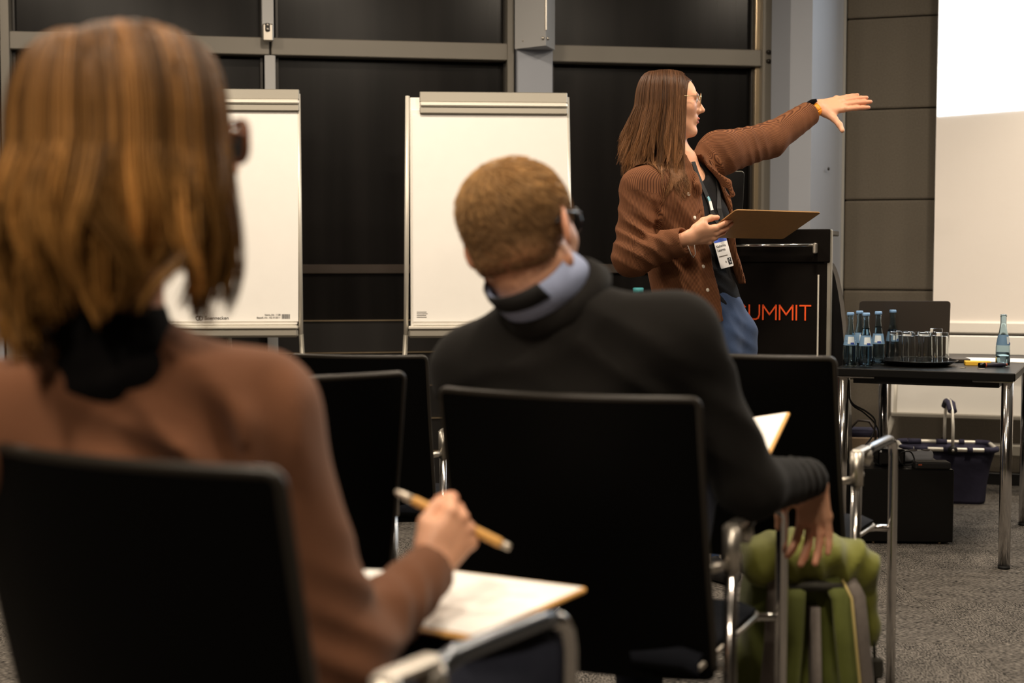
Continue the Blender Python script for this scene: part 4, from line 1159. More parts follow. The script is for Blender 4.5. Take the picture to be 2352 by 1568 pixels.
M['shirt_blue'] = cloth_mat('shirt_blue', rgb(150, 160, 190), .8)
M['lanyard'] = mat('lanyard_black', rgb(24, 23, 23), .7)
M['gold'] = mat('gold_wire', (.75, .6, .35, 1), .25, 1.0)
M['lens'] = mat('lens_glass', (0.97, 0.97, 0.97, 1), 0.02, trans=1.0, ior=1.05)
M['tortoise'] = mat('tortoise', rgb(120, 66, 26), .25, noise=(80, .5))
M['frame_black'] = mat('frame_black', rgb(20, 22, 30), .25)
M['band_orange'] = mat('band_orange', rgb(245, 150, 30), .5)
M['watch_black'] = mat('watch_black', rgb(15, 15, 18), .15)
M['button'] = mat('button_pearl', rgb(214, 204, 190), .35)
M['badge'] = mat('badge_card', rgb(232, 230, 228), .5)
M['badge_blue'] = mat('badge_blue', rgb(60, 90, 190), .5)
M['trousers'] = cloth_mat('trousers_dark', rgb(26, 28, 38), .9)

def glasses(root, off, fr, s, m, r=.0235, wire=.0012, square=False, ear=-.02, lift=0.0, fwd=.112):
    g = MB(); rings = []
    for sx in (-1, 1):
        c = np.array([sx * .033, fwd, .010 + lift])
        pts = []
        for w in np.linspace(0, 2 * math.pi, 33)[:-1]:
            cx, cz = math.cos(w), math.sin(w)
            if square: k = 1 / (abs(cx) ** 3.5 + abs(cz) ** 3.5) ** (1 / 3.5); cx *= k * 1.08; cz *= k * .88
            pts.append(c + np.array([cx * r, -abs(cx * sx + 1) * .003, cz * r]))
        g.tube([loc2w(fr, p, s) - off for p in pts], wire * s, 6, closed=True); rings.append(pts)
    g.tube([loc2w(fr, p, s) - off for p in ((-.010, fwd, .014 + lift), (0, fwd + .003, .017 + lift), (.010, fwd, .014 + lift))], wire * s, 6)
    fo = g.build('glasses', m, root)
    for sx in (-1, 1):
        MB().tube([loc2w(fr, p, s) - off for p in ((sx * (.033 + r), fwd - .004, .018 + lift), (sx * .068, .09, .018 + lift), (sx * .077, .04, .016 + lift), (sx * .081, ear, .014 + lift), (sx * .080, ear - .025, -.004 + lift))], wire * s * 1.15, 6).build('temple', m, fo)
    for pts in rings:
        c = np.mean(pts, 0)
        vs = [loc2w(fr, p, s) - off for p in pts] + [loc2w(fr, c + np.array([0, .0008, 0]), s) - off]
        MB().add(vs, [(i, (i + 1) % 32, 32) for i in range(32)], True).build('lens', M['lens'], fo)
    return fo

def longhair(fr, s, n, az, hull, ztop, part, drop, lateral, rngs=(0.86, 1.0), wave=.004, seed=1, seg=16, z1=-.02, wfreq=22, nclump=90, cl=(.006, .018, .012), dome=.8):
    """strand centre lines: from the parting over the crown to the hull, then hanging in locks. az: (lo, hi) degrees from the face round
    the right side (90) and the back (180); hull(theta) -> (rx, ry); drop(theta) -> end height; cl = lock spread (radius, length, sway)"""
    r_ = np.random.default_rng(seed)
    ck = r_.integers(0, nclump, n); cth = np.sort(np.radians(r_.uniform(az[0] + 1, az[1] - 1, nclump)))
    wdt = math.radians(az[1] - az[0]) / nclump
    dth = r_.normal(0, 1.1 * wdt, n); th0 = np.clip(cth[ck] + dth, math.radians(az[0]), math.radians(az[1]))
    lay = r_.uniform(rngs[0], rngs[1], n) ** .7
    crad = r_.normal(0, cl[0], nclump)[ck]; clen = r_.normal(0, cl[1], nclump)[ck]; cph = r_.uniform(0, 6.28, nclump)[ck]; csw = r_.normal(0, cl[2], nclump)[ck]
    ctint = np.exp(r_.normal(0, 1, nclump))[ck]
    def ring(th): rx, ry = hull(th); return np.stack([rx * np.sin(th), ry * np.cos(th)], 1) * lay[:, None] + np.array([0, part[2]])
    ze = drop(th0) + clen + r_.normal(0, .010, n)
    P1 = ring(th0); side = np.where(np.sin(th0) > 0, 1, -1)
    py = np.clip(P1[:, 1] * .75 + r_.normal(0, .006, n), part[0], part[1]); P0 = np.stack([part[3] + .004 * side, py], 1)
    zt = .03 + (ztop - .03) * np.sqrt(np.clip(1 - ((py - part[2] - .004) / (part[1] - part[2] + .045)) ** 2, .05, 1)) - .06 * (1 - lay)
    na = 7; nbk = seg - na; pts = []
    for i in range(na):
        ph = (i / na) * math.pi / 2
        xy = P0 + (P1 - P0) * math.sin(ph) ** dome; z = z1 + (zt - z1) * math.cos(ph) ** .9
        pts.append(np.concatenate([xy, z[:, None]], 1))
    phs = r_.uniform(0, 6.28, n)
    for i in range(nbk):
        k = i / (nbk - 1); z = z1 + (ze - z1) * k
        th = cth[ck] + (th0 - cth[ck]) * (1 - .62 * k) + csw * k * np.sin(cph + 9 * (z - z1) * 3) * 6
        Q = ring(th); fac, dx, dy = lateral(th, k)
        nn = Q / (np.linalg.norm(Q, axis=1, keepdims=True) + 1e-6)
        w = wave * k * np.sin(phs * .3 + cph + wfreq * (z - z1)) + crad * k
        pts.append(np.concatenate([Q * fac[:, None] + np.stack([dx, dy], 1) + nn * w[:, None], z[:, None]], 1))
    loc = np.stack(pts, 1)
    return fr[0] + s * (loc @ fr[1]), th0, ctint
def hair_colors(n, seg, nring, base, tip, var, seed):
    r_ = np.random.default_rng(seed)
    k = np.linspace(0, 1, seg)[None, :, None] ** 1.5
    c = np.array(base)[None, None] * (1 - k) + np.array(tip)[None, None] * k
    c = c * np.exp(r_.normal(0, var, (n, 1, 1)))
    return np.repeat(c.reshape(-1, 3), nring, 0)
def L(*c): return np.array([lin(x) for x in c])

# ================================================================== presenter
PX0, PD0 = (1562 - 1176) / 650.0, 5.03
poff = np.array([PX0, PD0, 0.0])
pres = tag(empty('person', poff), 'standing presenter in brown corduroy overshirt and jeans, arm stretched towards the screen', 'person')
tf = yawframe((PX0, PD0, 0), R(135))
hf = rotframe(yawframe(W(1539, 236, 5.02), R(88)), (1, 0, 0), R(-2)); hs = .97
neck0 = loc2w(hf, (0, -.018, -.06), hs); neck1 = W(1556, 372, 5.03)
shR, elR, wrR = W(1470, 432, 4.90), W(1452, 590, 4.84), W(1566, 553, 4.74)
shL, elL, wrL = W(1652, 352, 5.17), W(1766, 322, 5.34), W(1864, 257, 5.48)
bust = U([ell(loc2w(tf, (.075, .085, 1.27)), (.065, .055, .065), tf[1].T), ell(loc2w(tf, (-.075, .085, 1.27)), (.065, .055, .065), tf[1].T)], .03)
sh = lambda z: float(np.interp(z, [.8, .95, 1.2, 1.4], [.075, .066, .016, 0]))
def keys(rows, g): return [(z, -sh(z), sh(z), rx + g, ry + g) for z, rx, ry in rows]
TORSO = [(.86, .150, .110), (1.0, .152, .108), (1.12, .140, .100), (1.25, .155, .108), (1.36, .165, .105), (1.425, .145, .085), (1.46, .09, .068), (1.50, .055, .055)]
tee = U([loft(tf, keys(TORSO, .004), 2.2, .01), bust], .04)
tee = fold(tee, [(loc2w(tf, (0, .12, 1.05)), (.3, .3, 1), .05, .004, .12), (loc2w(tf, (-.05, .12, 1.2)), (.6, .4, -1), .06, .003, .1)])
tee = smax2 = (lambda f: (lambda p: smax(smax(f(p), ell(loc2w(tf, (0, .07, 1.50)), (.075, .085, .10), tf[1].T)(p) * -1, .006), .905 + .10 * np.clip(-(((p - tf[0]) @ tf[1].T)[:, 0]) - .02, 0, 1) * 2 - p[:, 2], .004)))(tee)
hips = U([loft(tf, keys([(.80, .150, .112), (.90, .162, .122), (.98, .155, .115), (1.03, .148, .108)], 0), 2.2, .01),
          chain([W(1630, 775, 4.98), W(1632, 990, 4.96), W(1618, 1275, 5.0)], [.098, .066, .052], .03),
          chain([W(1678, 770, 5.10), W(1690, 985, 5.10), W(1690, 1265, 5.14)], [.098, .066, .052], .03)], .035)
hips = fold(hips, [(W(1690, 770, 5.0), (.5, 0, 1), .06, .004, .14), (W(1660, 720, 4.95), (1, 0, .6), .05, .003, .08)])
chest_skin = U([loft(tf, keys(TORSO, -.012), 2.2, .01), rc(neck0, neck1, .050, .054), rc(neck1, neck1 + np.array([0, 0, -.08]), .056, .08)], .03)
head = head_sdf(hf, hs, True, 1.05)
bodyf = U([chest_skin, head], .025)
lo, hi = np.array([PX0 - .22, PD0 - .22, 1.0]), np.array([PX0 + .25, PD0 + .22, 1.86])
v1, q1 = polygonise(U([chest_skin, head], .02), lo, hi, .0032)
lw = loc2w(tf, (0, 0, 1.0))
limbs = U([loft(tf, keys(TORSO, -.012), 2.2, .01), chain([shR, elR, wrR], [.042, .034, .026], .02), chain([shL, elL, wrL], [.042, .034, .026], .02),
           chain([W(1630, 775, 4.98), W(1632, 990, 4.96), W(1618, 1290, 5.0)], [.085, .055, .04], .03), chain([W(1678, 770, 5.10), W(1690, 985, 5.10), W(1690, 1280, 5.14)], [.085, .055, .04], .03)], .03)
v2, q2 = polygonise(limbs, np.array([PX0 - .4, 4.6, .0]), np.array([PX0 + .65, 5.65, 1.45]), .012)
# hands
hlf = mk_frame(W(1880, 246, 5.50), (1, .10, .155), (-.05, -.80, .60))
handL = hand_mesh(hlf, 1.10, .0026, elbow=elL, curl=((.05, .05, .05), (-.02, .08, .05), (-.10, .08, .06), (-.18, .05, .04)), spread=(.02, .02, .05, .06),
                  thumb=((.028, .018, -.004), (.058, .040, -.006), (.086, .050, -.008), (.112, .052, -.010)))
hrf = mirror_x(mk_frame(W(1586, 545, 4.715), (1, .32, .13), (-.05, -.80, -.58)))
handR = hand_mesh(hrf, 1.02, .0026, elbow=elR, curl=((.30, .25, .1), (.34, .3, .1), (.40, .35, .15), (.50, .45, .2)), spread=(.08, .03, -.02, -.06),
                  thumb=((.026, .020, -.012), (.040, .050, -.026), (.040, .082, -.036), (.036, .108, -.040)))
person_body(pres, poff, [(v1, q1, head_tint(hf, hs, v1.astype(np.float32), iris=(.12, .07, .04))), (v2, q2, np.tile(SKIN, (len(v2), 1))), handL, handR])

# jacket
JT = [(.90, .190, .150), (1.0, .190, .148), (1.12, .185, .142), (1.25, .188, .140), (1.36, .190, .130), (1.425, .165, .105), (1.465, .115, .085), (1.50, .082, .076)]
def sleeve(a, b, c, r): return chain([a, b, c], r, .03)
cuffR = wrR + (wrR - elR) / np.linalg.norm(wrR - elR) * .012; cuffL = wrL + (wrL - elL) / np.linalg.norm(wrL - elL) * -.012
jk = U([loft(tf, keys(JT, 0), 2.3, .012), ell(loc2w(tf, (.08, .075, 1.27)), (.075, .07, .09), tf[1].T), ell(loc2w(tf, (-.08, .075, 1.27)), (.075, .07, .09), tf[1].T),
        rc(loc2w(tf, (.09, -.01, 1.445)), shR, .045, .060), rc(loc2w(tf, (-.09, -.01, 1.445)), shL, .05, .070),
        sleeve(shR, elR, cuffR, [.066, .064, .046]), sleeve(shL, elL, cuffL, [.080, .063, .047])], .035)
ring = [loc2w(tf, (.085 * math.sin(w), .080 * math.cos(w) + .01, 1.485 - .04 * (math.cos(w) + 1) / 2)) for w in np.linspace(.35, 2 * math.pi - .35, 15)]
flap = chain(ring, [.017] * 15, .01)
lap1 = chain([ring[0], loc2w(tf, (.085, .135, 1.385)), loc2w(tf, (.075, .14, 1.36))], [.016, .012, .008], .01)
lap2_ = chain([ring[-1], loc2w(tf, (-.115, .12, 1.40)), loc2w(tf, (-.135, .125, 1.36))], [.016, .012, .008], .01)
jk = U([jk, flap, lap1, lap2_], .012)
nd = lambda a, b: (b - a) / np.linalg.norm(b - a)
jk = fold(jk, [
    (shL + (elL - shL) * .5, (1, -.1, .35), .040, .0045, .085), (shL + (elL - shL) * 1.1, (1, -.1, -.5), .045, .0035, .07), (shL + np.array([-.02, -.05, -.03]), (.8, 0, .6), .05, .004, .07),
    (elL + (wrL - elL) * .7, (1, 0, .2), .038, .002, .06),
    (elR + np.array([0.03, -.04, .04]), (.5, 0, .9), .045, .0075, .10), (shR + (elR - shR) * .5, (.5, -.3, .8), .055, .006, .10),
    (elR + (wrR - elR) * .55, nd(elR, wrR) + np.array([0, 0, .5]), .045, .0055, .08),
    (loc2w(tf, (.12, .11, 1.18)), (.75, .2, .55), .075, .007, .14), (loc2w(tf, (.13, .12, 1.02)), (1, .2, .25), .07, .006, .12),
    (loc2w(tf, (-.14, .03, 1.25)), (.8, .3, -.4), .06, .006, .14), (loc2w(tf, (.11, .09, 1.38)), (.9, 0, -.5), .07, .005, .1)])
cz = [.88, .917, 1.06, 1.11, 1.278, 1.31, 1.40, 1.455, 1.50]
cl_ = [.012, .015, .026, .030, .050, .052, .055, .050, .046]; cr_ = [-.165, -.16, -.15, -.147, -.135, -.13, -.10, -.045, -.03]
inner = U([loft(tf, keys(TORSO, .012), 2.2, .01), bust], .04)
def jacket(p):
    d = jk(p); q = (p - tf[0]) @ tf[1].T
    xl = np.interp(q[:, 2], cz, cl_); xr = np.interp(q[:, 2], cz, cr_)
    cut = smax(smax(q[:, 0] - xl, xr - q[:, 0], .01), .0 - q[:, 1], .01)
    arm = np.minimum(rc(elL, wrL, .10, .08)(p), np.minimum(rc(elR, wrR, .075, .06)(p), rc(shL, elL, .10, .1)(p)))
    cut = np.where(arm < 0, 1.0, cut)
    d = smax(d, -cut, .006)
    hem = .917 + np.clip(-q[:, 0] - .07, 0, 1) * 1.5
    d = smax(d, np.where(arm < 0, -1.0, hem - p[:, 2]), .006)
    d = smax(d, -(inner(p)), .004)
    for a, b, r in ((elR, cuffR, .036), (elL, cuffL, .037)):       # open cuffs
        ax = nd(a, b); t = (p - b) @ ax.astype(np.float32)
        near = rc(a, b, .09, .09)(p)
        d = np.where(near < 0, smax(d, t, .004), d)
        d = smax(d, -smax(np.linalg.norm((p - b) - t[:, None] * ax, axis=1) - r, -t - .03, .004), .004)
    return d.astype(np.float32)
vj, qj = polygonise(jacket, np.array([PX0 - .40, 4.58, .86]), np.array([PX0 + .64, 5.66, 1.86]), .0052)
def wale(v):
    segs = [(shR, elR), (elR, cuffR), (shL, elL), (elL, cuffL)]
    q = (v - tf[0]) @ tf[1].T
    ang = np.arctan2(q[:, 0] + np.interp(q[:, 2], [.95, 1.2, 1.4], [.055, .015, 0]), q[:, 1] - np.interp(q[:, 2], [.95, 1.2, 1.4], [.055, .015, 0]))
    out = ang * .17; best = np.full(len(v), .012)
    for i, (a, b) in enumerate(segs):
        ax = nd(a, b); L_ = np.linalg.norm(b - a); t = np.clip((v - a) @ ax, 0, L_); w = v - a - t[:, None] * ax
        d = np.linalg.norm(w, axis=1) - (.078 if i in (0, 2) else .066)
        if i == 2: t0 = t
        up = np.array([0, -.3, 1.0]); e1 = up - ax * (up @ ax); e1 /= np.linalg.norm(e1); e2 = np.cross(ax, e1)
        an = np.arctan2(w @ e1, -(w @ e2)) * .062
        if i >= 2: an = (w @ e1) * 1.3
        lim = 0 if i in (1, 3) else (-1 if i == 2 else .02)
        m = (d < best) & (((v - a) @ ax) > lim + (.0 if i in (1, 3) else .01)); out[m] = an[m]; best[m] = d[m]
    return out
jko = np_mesh('jacket', M['corduroy'], vj, qj, pres, poff, attr=wale(vj))
vt, qt = polygonise(tee, np.array([PX0 - .25, PD0 - .25, .86]), np.array([PX0 + .28, PD0 + .28, 1.54]), .007)
np_mesh('t_shirt', M['tshirt'], vt, qt, pres, poff)
vh, qh = polygonise(hips, np.array([PX0 - .25, PD0 - .3, .06]), np.array([PX0 + .42, PD0 + .35, 1.06]), .009)
np_mesh('jeans', M['jeans'], vh, qh, pres, poff)
for xx, dd in ((1618, 5.0), (1690, 5.14)):
    a = W(xx, 1200, dd); shoe = U([rc((a[0], dd, .05), (a[0] + .08, dd - .11, .035), .045, .035), rc((a[0], dd, .09), (a[0], dd, .05), .045, .048)], .02)
    vs_, qs_ = polygonise(smaxf := (lambda p, f=shoe: smax(f(p), .002 - p[:, 2], .005)), np.array([a[0] - .1, dd - .25, -.01]), np.array([a[0] + .2, dd + .1, .16]), .01)
    np_mesh('shoe', M['shoe'], vs_, qs_, pres, poff)
# buttons on the front edge, found on the cloth
for x, y in ((1566, 402), (1584, 446), (1598, 500), (1618, 612), (1628, 666), (1637, 408)):
    p, n = hit(jacket, x - (3 if x < 1630 else -3), y, 4.6, 5.3)
    b = MB().lathe([(0, .0035), (.0055, .0035), (.0068, .002), (.0068, -.001)], n=14).build('button', M['button'], jko)
    b.location = Vector(p - poff); b.rotation_euler = Vector(n).to_track_quat('Z', 'Y').to_euler()
# lanyard, badge
def ribbon(f, pix, w, lift, d0=4.6, d1=5.35, smooth=True):
    P = [hit(f, x, y, d0, d1) for x, y in pix]
    pts = np.array([p + n * lift for p, n in P]); nr = np.array([n for p, n in P])
    return pts, nr, w
def strip(pts, nrm, w, off, th=.0015):
    mb = MB(); A, B = [], []
    for i in range(len(pts)):
        t = pts[min(i + 1, len(pts) - 1)] - pts[max(i - 1, 0)]; sd = np.cross(t, nrm[i]); sd /= np.linalg.norm(sd) + 1e-9
        A.append([pts[i] - sd * w / 2 - off, pts[i] + sd * w / 2 - off]); B.append([a + nrm[i] * th for a in A[-1]])
    ring_ = []
    mb.grid([[b[0], b[1], a[1], a[0], b[0]] for a, b in zip(A, B)], smooth=False)
    return mb
torso_surf = U([tee, chest_skin], .001)
bn = np.array([.66, -.72, .22]); bn /= np.linalg.norm(bn)
bc, _n = hit(tee, 1653, 582, 4.6, 5.35); bc = bc + bn * .016
pts, nrm, w = ribbon(torso_surf, [(1590, 372), (1598, 396), (1607, 418), (1617, 440), (1627, 463), (1634, 490)], .02, .004)
pts = np.concatenate([pts, [bc + np.array([0, 0, .075]), bc + np.array([0, 0, .052])]]); nrm = np.concatenate([nrm, [bn, bn]])
lan = strip(pts, nrm, .020, poff).build('lanyard', M['lanyard'], pres)
p2, n2, _ = ribbon(torso_surf, [(1628, 372), (1640, 400), (1648, 440), (1650, 480)], .02, .004)
p2 = np.concatenate([p2, [bc + np.array([.004, 0, .075])]]); n2 = np.concatenate([n2, [bn]])
strip(p2, n2, .020, poff).build('lanyard', M['lanyard'], pres)
strip(np.stack([pts[3] * .45 + pts[4] * .55, pts[4]]) + bn * .0022, nrm[3:5], .012, poff).build('print', mat('lanyard_print', rgb(120, 175, 190), .6), lan)
strip(np.stack([pts[4] + bn * .0026, pts[5] * .75 + pts[4] * .25 + bn * .0026]), nrm[4:6], .013, poff).build('patch', M['badge'], lan)
bx_ = np.cross(np.array([0, 0, 1.0]), bn); bx_ /= np.linalg.norm(bx_); bz_ = np.cross(bn, bx_)
Rm = Matrix.Rotation(R(9), 4, Vector(bn))
Mb = Matrix.Translation(Vector(bc - poff)) @ Rm @ Matrix(((bx_[0], bz_[0], bn[0], 0), (bx_[1], bz_[1], bn[1], 0), (bx_[2], bz_[2], bn[2], 0), (0, 0, 0, 1)))
bdg = MB().slab(rrect(.074, .108, .005), .0012, Mb).build('badge', M['badge'], pres)
MB().slab([(-.036, .038), (.036, .038), (.036, .053), (-.036, .053)], .0004, Mb @ Matrix.Translation((0, 0, .0012))).build('blue_band', M['badge_blue'], bdg)
for tx, sz, yy in (('Katharina', .0135, .020), ('Laterma', .0135, .006)):
    text_mesh('print', tx, sz, M['ink_black'] if sz > .01 else M['ink'], bdg, Mb @ Matrix.Translation((-.030, yy, .0016)), .0002)
MB().slab([(-.030, -.014), (.018, -.014), (.018, -.010), (-.030, -.010)], .0003, Mb @ Matrix.Translation((0, 0, .0012))).build('fine_print', M['bag_grey'], bdg)
MB().slab([(.012, -.046), (.032, -.046), (.032, -.022), (.012, -.022)], .0005, Mb @ Matrix.Translation((0, 0, .0012))).build('emblem', M['ink_black'], bdg)
em = MB().tube([(.022 + .0055 * math.cos(w), -.033 + .0065 * math.sin(w), .0002) for w in np.linspace(.9, 5.4, 12)], .0013, 5); o = em.build('emblem_letter', M['badge'], bdg); o.data.transform(Mb @ Matrix.Translation((0, 0, .0018)))
text_mesh('print', '8', .010, M['ink_black'], bdg, Mb @ Matrix.Translation((-.002, -.037, .0016)), .0002)
# glasses, watch, ring, hair tie
glasses(pres, poff, hf, hs, M['gold'], .0235, .0011, False, lift=.002, fwd=.108)
ax = nd(elL, wrL); wc = wrL + ax * .012
e1 = np.cross(ax, np.array([0, 0, 1.0])); e1 /= np.linalg.norm(e1); e2 = np.cross(e1, ax)
band = MB(); rg = [[wc - poff + .0315 * (math.cos(w) * e1 + .92 * math.sin(w) * e2) + ax * t for t in (-.011, .011)] for w in np.linspace(0, 2 * math.pi, 33)]
band.grid(rg); bo2 = band.build('watch_band', M['band_orange'], pres); sd = bo2.modifiers.new('t', 'SOLIDIFY'); sd.thickness = .003
fc = wc + e2 * .031 - e1 * -.006
Mf = Matrix(((ax[0], e1[0], e2[0], fc[0] - poff[0]), (ax[1], e1[1], e2[1], fc[1] - poff[1]), (ax[2], e1[2], e2[2], fc[2] - poff[2]), (0, 0, 0, 1)))
MB().slab(rrect(.036, .034, .009), .009, Mf).build('watch_face', M['watch_black'], bo2)
rp_ = loc2w(hrf, (-.0125, .105, -.010), 1.02)
MB().tube([rp_ - poff + .0098 * (math.cos(w) * hrf[1][0] + math.sin(w) * hrf[1][2]) for w in np.linspace(0, 2 * math.pi, 20)[:-1]], .0014, 6, closed=True).build('ring', M['chrome'], pres)
tie = W(1588, 572, 4.69) - poff
MB().tube([tie + np.array([-.012, 0, .012]), tie + np.array([-.002, -.005, -.016]), tie + np.array([.006, -.005, -.028]), tie + np.array([.013, -.004, -.016]), tie + np.array([.010, 0, .014])], .0014, 6).build('hair_tie', M['bag_grey'], pres)
# hair
def hp_hull(th): return np.full_like(th, .094) + .004 * np.cos(th - math.pi), np.full_like(th, .113)
def hp_drop(th):
    d = np.degrees(th) % 360
    return np.interp(d, [60, 85, 110, 150, 180, 220, 280, 300], [-.285, -.290, -.250, -.215, -.20, -.20, -.24, -.27])
def hp_lat(th, k):
    d = np.degrees(th) % 360
    f = 1 + .06 * math.sin(k * 2.2) * np.ones_like(th)
    dy = np.interp(d, [50, 65, 90, 130, 180, 300], [-.012, .0, -.015, -.040, -.042, .0]) * k ** 1.2
    dx = np.interp(d, [50, 75, 110, 180, 300], [.030, .038, .020, .0, -.015]) * k ** 1.4
    return f, dx, dy
cap = U([ell((0, -.016, .030), (.0765, .097, .085)), ell((0, .037, .034), (.0605, .051, .0535)), ell((.066, -.015, -.005), (.020, .045, .05)), ell((-.066, -.015, -.005), (.020, .045, .05)), chain([np.array([.050, -.03, 0]), np.array([.052, -.045, -.10]), np.array([.055, -.06, -.17])], [.030, .028, .012], .02),
         chain([np.array([-.050, -.03, 0]), np.array([-.052, -.045, -.10]), np.array([-.055, -.05, -.17])], [.030, .028, .012], .02),
         chain([np.array([0, -.065, 0]), np.array([0, -.075, -.09]), np.array([0, -.10, -.16])], [.040, .040, .014], .02)], .03)
def capf(p):
    q = ((p - hf[0]) @ hf[1].T) / hs; d = cap(q)
    cut = q[:, 1] - (.047 + 1.25 * np.clip(q[:, 2] - .058, 0, 1) + .1 * np.clip(-q[:, 2], 0, 1) * (np.abs(q[:, 0]) > .05))
    return (smax(d, cut, .01) * hs + .0018 * np.sin(q[:, 0] * 300 + 3 * np.sin(q[:, 1] * 60))).astype(np.float32)
vc, qc = polygonise(capf, hf[0] - .34, hf[0] + .2, .0055)
pa_, th_, ly_ = longhair(hf, hs, 5200, (55, 306), hp_hull, .119, (-.06, .070, -.016, -.012), hp_drop, hp_lat, (.80, 1.0), .006, 3, z1=-.01, nclump=150, cl=(.007, .032, .010))
pf_, _t, lf_ = longhair(hf, hs, 900, (54, 84), hp_hull, .098, (.075, .088, -.016, -.010), hp_drop, hp_lat, (.86, 1.0), .005, 31, z1=-.01, nclump=24, cl=(.004, .02, .008), dome=.7)
pg_, _t, lg_ = longhair(hf, hs, 500, (285, 312), hp_hull, .098, (.070, .086, -.016, -.014), hp_drop, hp_lat, (.86, 1.0), .005, 32, z1=-.01, nclump=16, cl=(.004, .02, .008), dome=.7)
pa_ = np.concatenate([pa_, pf_, pg_]); ly_ = np.concatenate([ly_, lf_, lg_])
def push_out(paths, f, gap):
    """hair lies on the clothes instead of running through them"""
    P = paths.reshape(-1, 3).astype(np.float32)
    for _ in range(3):
        d = f(P); i = np.nonzero(d < gap)[0]
        if not len(i): break
        Q = P[i]; g = np.stack([f(Q + np.eye(3, dtype=np.float32)[a] * .004) - f(Q - np.eye(3, dtype=np.float32)[a] * .004) for a in range(3)], 1)
        g /= np.linalg.norm(g, axis=1, keepdims=True) + 1e-6
        P[i] = Q + g * (gap - d[i])[:, None] * .9
    return P.reshape(paths.shape)
pa_ = push_out(pa_, U([jk, chest_skin], .01), .006)
vs_, qs_ = strands(pa_, .0009, .0003)
hcol = hair_colors(len(pa_), pa_.shape[1], 3, L(66, 42, 26), L(124, 86, 54), .22, 5) * np.repeat(ly_ ** .20, pa_.shape[1] * 3)[:, None]
ccol = np.tile(L(58, 36, 22), (len(vc), 1))
va, qa = merge([(vc, qc), (vs_, qs_)])
np_mesh('hair', M['hair_long'], va, qa, pres, poff, colors=np.concatenate([ccol, hcol]))
# clipboard in her hand
A_, B_, C_ = W(1700, 470, 4.64), W(1886, 486, 4.80), W(1798, 547, 5.01)
clipboard(C_, B_ - C_, A_ - B_, np.linalg.norm(B_ - C_), np.linalg.norm(A_ - B_) * .98, 'plain brown clipboard held up by the standing presenter', True, clip_edge=-1)

# ================================================================== seated man
def seat_pt(ch, x, y, z):
    a = -ch.rotation_euler[2]; s_ = ch.scale[0]
    return np.array([ch.location[0] + s_ * (x * math.cos(a) + y * math.sin(a)), ch.location[1] + s_ * (-x * math.sin(a) + y * math.cos(a)), z])
cm = CH['man']
moff = seat_pt(cm, 0, 0, 0)
man = tag(empty('person', moff), 'seated man with cropped fair hair and dark sweater, seen from behind', 'person')
pel = seat_pt(cm, .0, -.01, .56); c7 = W(1258, 676, 2.50)
mR, mEl, mWr = W(1552, 778, 2.46), W(1722, 1118, 2.52), W(1858, 1098, 2.76)
mL = W(1088, 850, 2.64)
xdir = nd(mL, mR); zdir = nd(pel, c7); ydir = np.cross(zdir, xdir); ydir /= np.linalg.norm(ydir); xdir = np.cross(ydir, zdir)
mf = frame(pel, xdir, ydir, zdir); Ls = float(np.linalg.norm(c7 - pel))
mT = loft(mf, [(-.08, 0, .02, .17, .135), (.1, 0, .015, .165, .13), (.28, 0, 0, .178, .125), (.40, 0, -.01, .19, .118), (Ls - .08, 0, 0, .165, .09), (Ls - .02, 0, .01, .085, .07), (Ls + .02, 0, .015, .062, .062)], 2.3, .02)
mLe, mLw = seat_pt(cm, -.27, .06, .70), seat_pt(cm, -.02, .30, .74)
msw = U([mT, rc(c7 - zdir * .03, mR, .055, .070), rc(c7 - zdir * .03, mL, .055, .070), chain([mR, mEl, mWr], [.072, .056, .040], .03), chain([mL, mLe, mLw], [.072, .056, .04], .03)], .05)
msw = fold(msw, [(mR + (mEl - mR) * .45, (.4, .2, 1), .09, .006, .12), (W(1430, 860, 2.42), (.55, 0, 1), .085, .007, .14), (W(1180, 840, 2.46), (-.5, 0, 1), .10, .006, .16), (mWr + (mEl - mWr) * .25, (1, .5, .3), .035, .005, .07)])
axw = nd(mEl, mWr)
def mswc(p):
    d = msw(p); t = (p - mWr) @ axw.astype(np.float32); near = np.linalg.norm(p - mWr, axis=1)
    return np.where(near < .13, smax(d, t - .012, .006), d).astype(np.float32)
v, q = polygonise(mswc, np.array([-.42, 2.15, .42]), np.array([.85, 3.35, 1.16]), .0095)
np_mesh('sweater', M['sweater_black'], v, q, man, moff)
mhf = rotframe(rotframe(yawframe(W(1200, 540, 2.48), R(25)), (0, 1, 0), R(-13)), (1, 0, 0), R(0)); ms = 1.11
mhead = head_sdf(mhf, ms, False, 1.1)
nk0 = loc2w(mhf, (0, -.02, -.06), ms); nk1 = c7 + zdir * .0
mch = W(1352, 617, 2.54)
mskin = U([mhead, rc(nk0, nk1, .060, .064), rc(nk1, nk1 - zdir * .1, .064, .09)], .02)
mskin = U([mskin, rc(loc2w(mhf, (.045, .06, -.075), ms), mch - np.array([.012, 0, -.002]), .020, .0125)], .012)
vh_, qh_ = polygonise(mskin, mhf[0] - np.array([.2, .2, .27]), mhf[0] + .21, .0045)
mlimb = U([loft(mf, [(-.06, 0, .02, .15, .115), (.28, 0, 0, .155, .10), (Ls - .08, 0, 0, .14, .075), (Ls, 0, .01, .07, .06)], 2.3, .02), chain([mR, mEl, mWr], [.045, .038, .028], .03), chain([mL, mLe, mLw], [.045, .038, .028], .03)], .03)
vl_, ql_ = polygonise(mlimb, np.array([-.42, 2.15, .42]), np.array([.85, 3.35, 1.12]), .014)
mhand = mirror_x(mk_frame(W(1868, 1100, 2.77), (.06, .10, -1), (.55, .85, 0)))
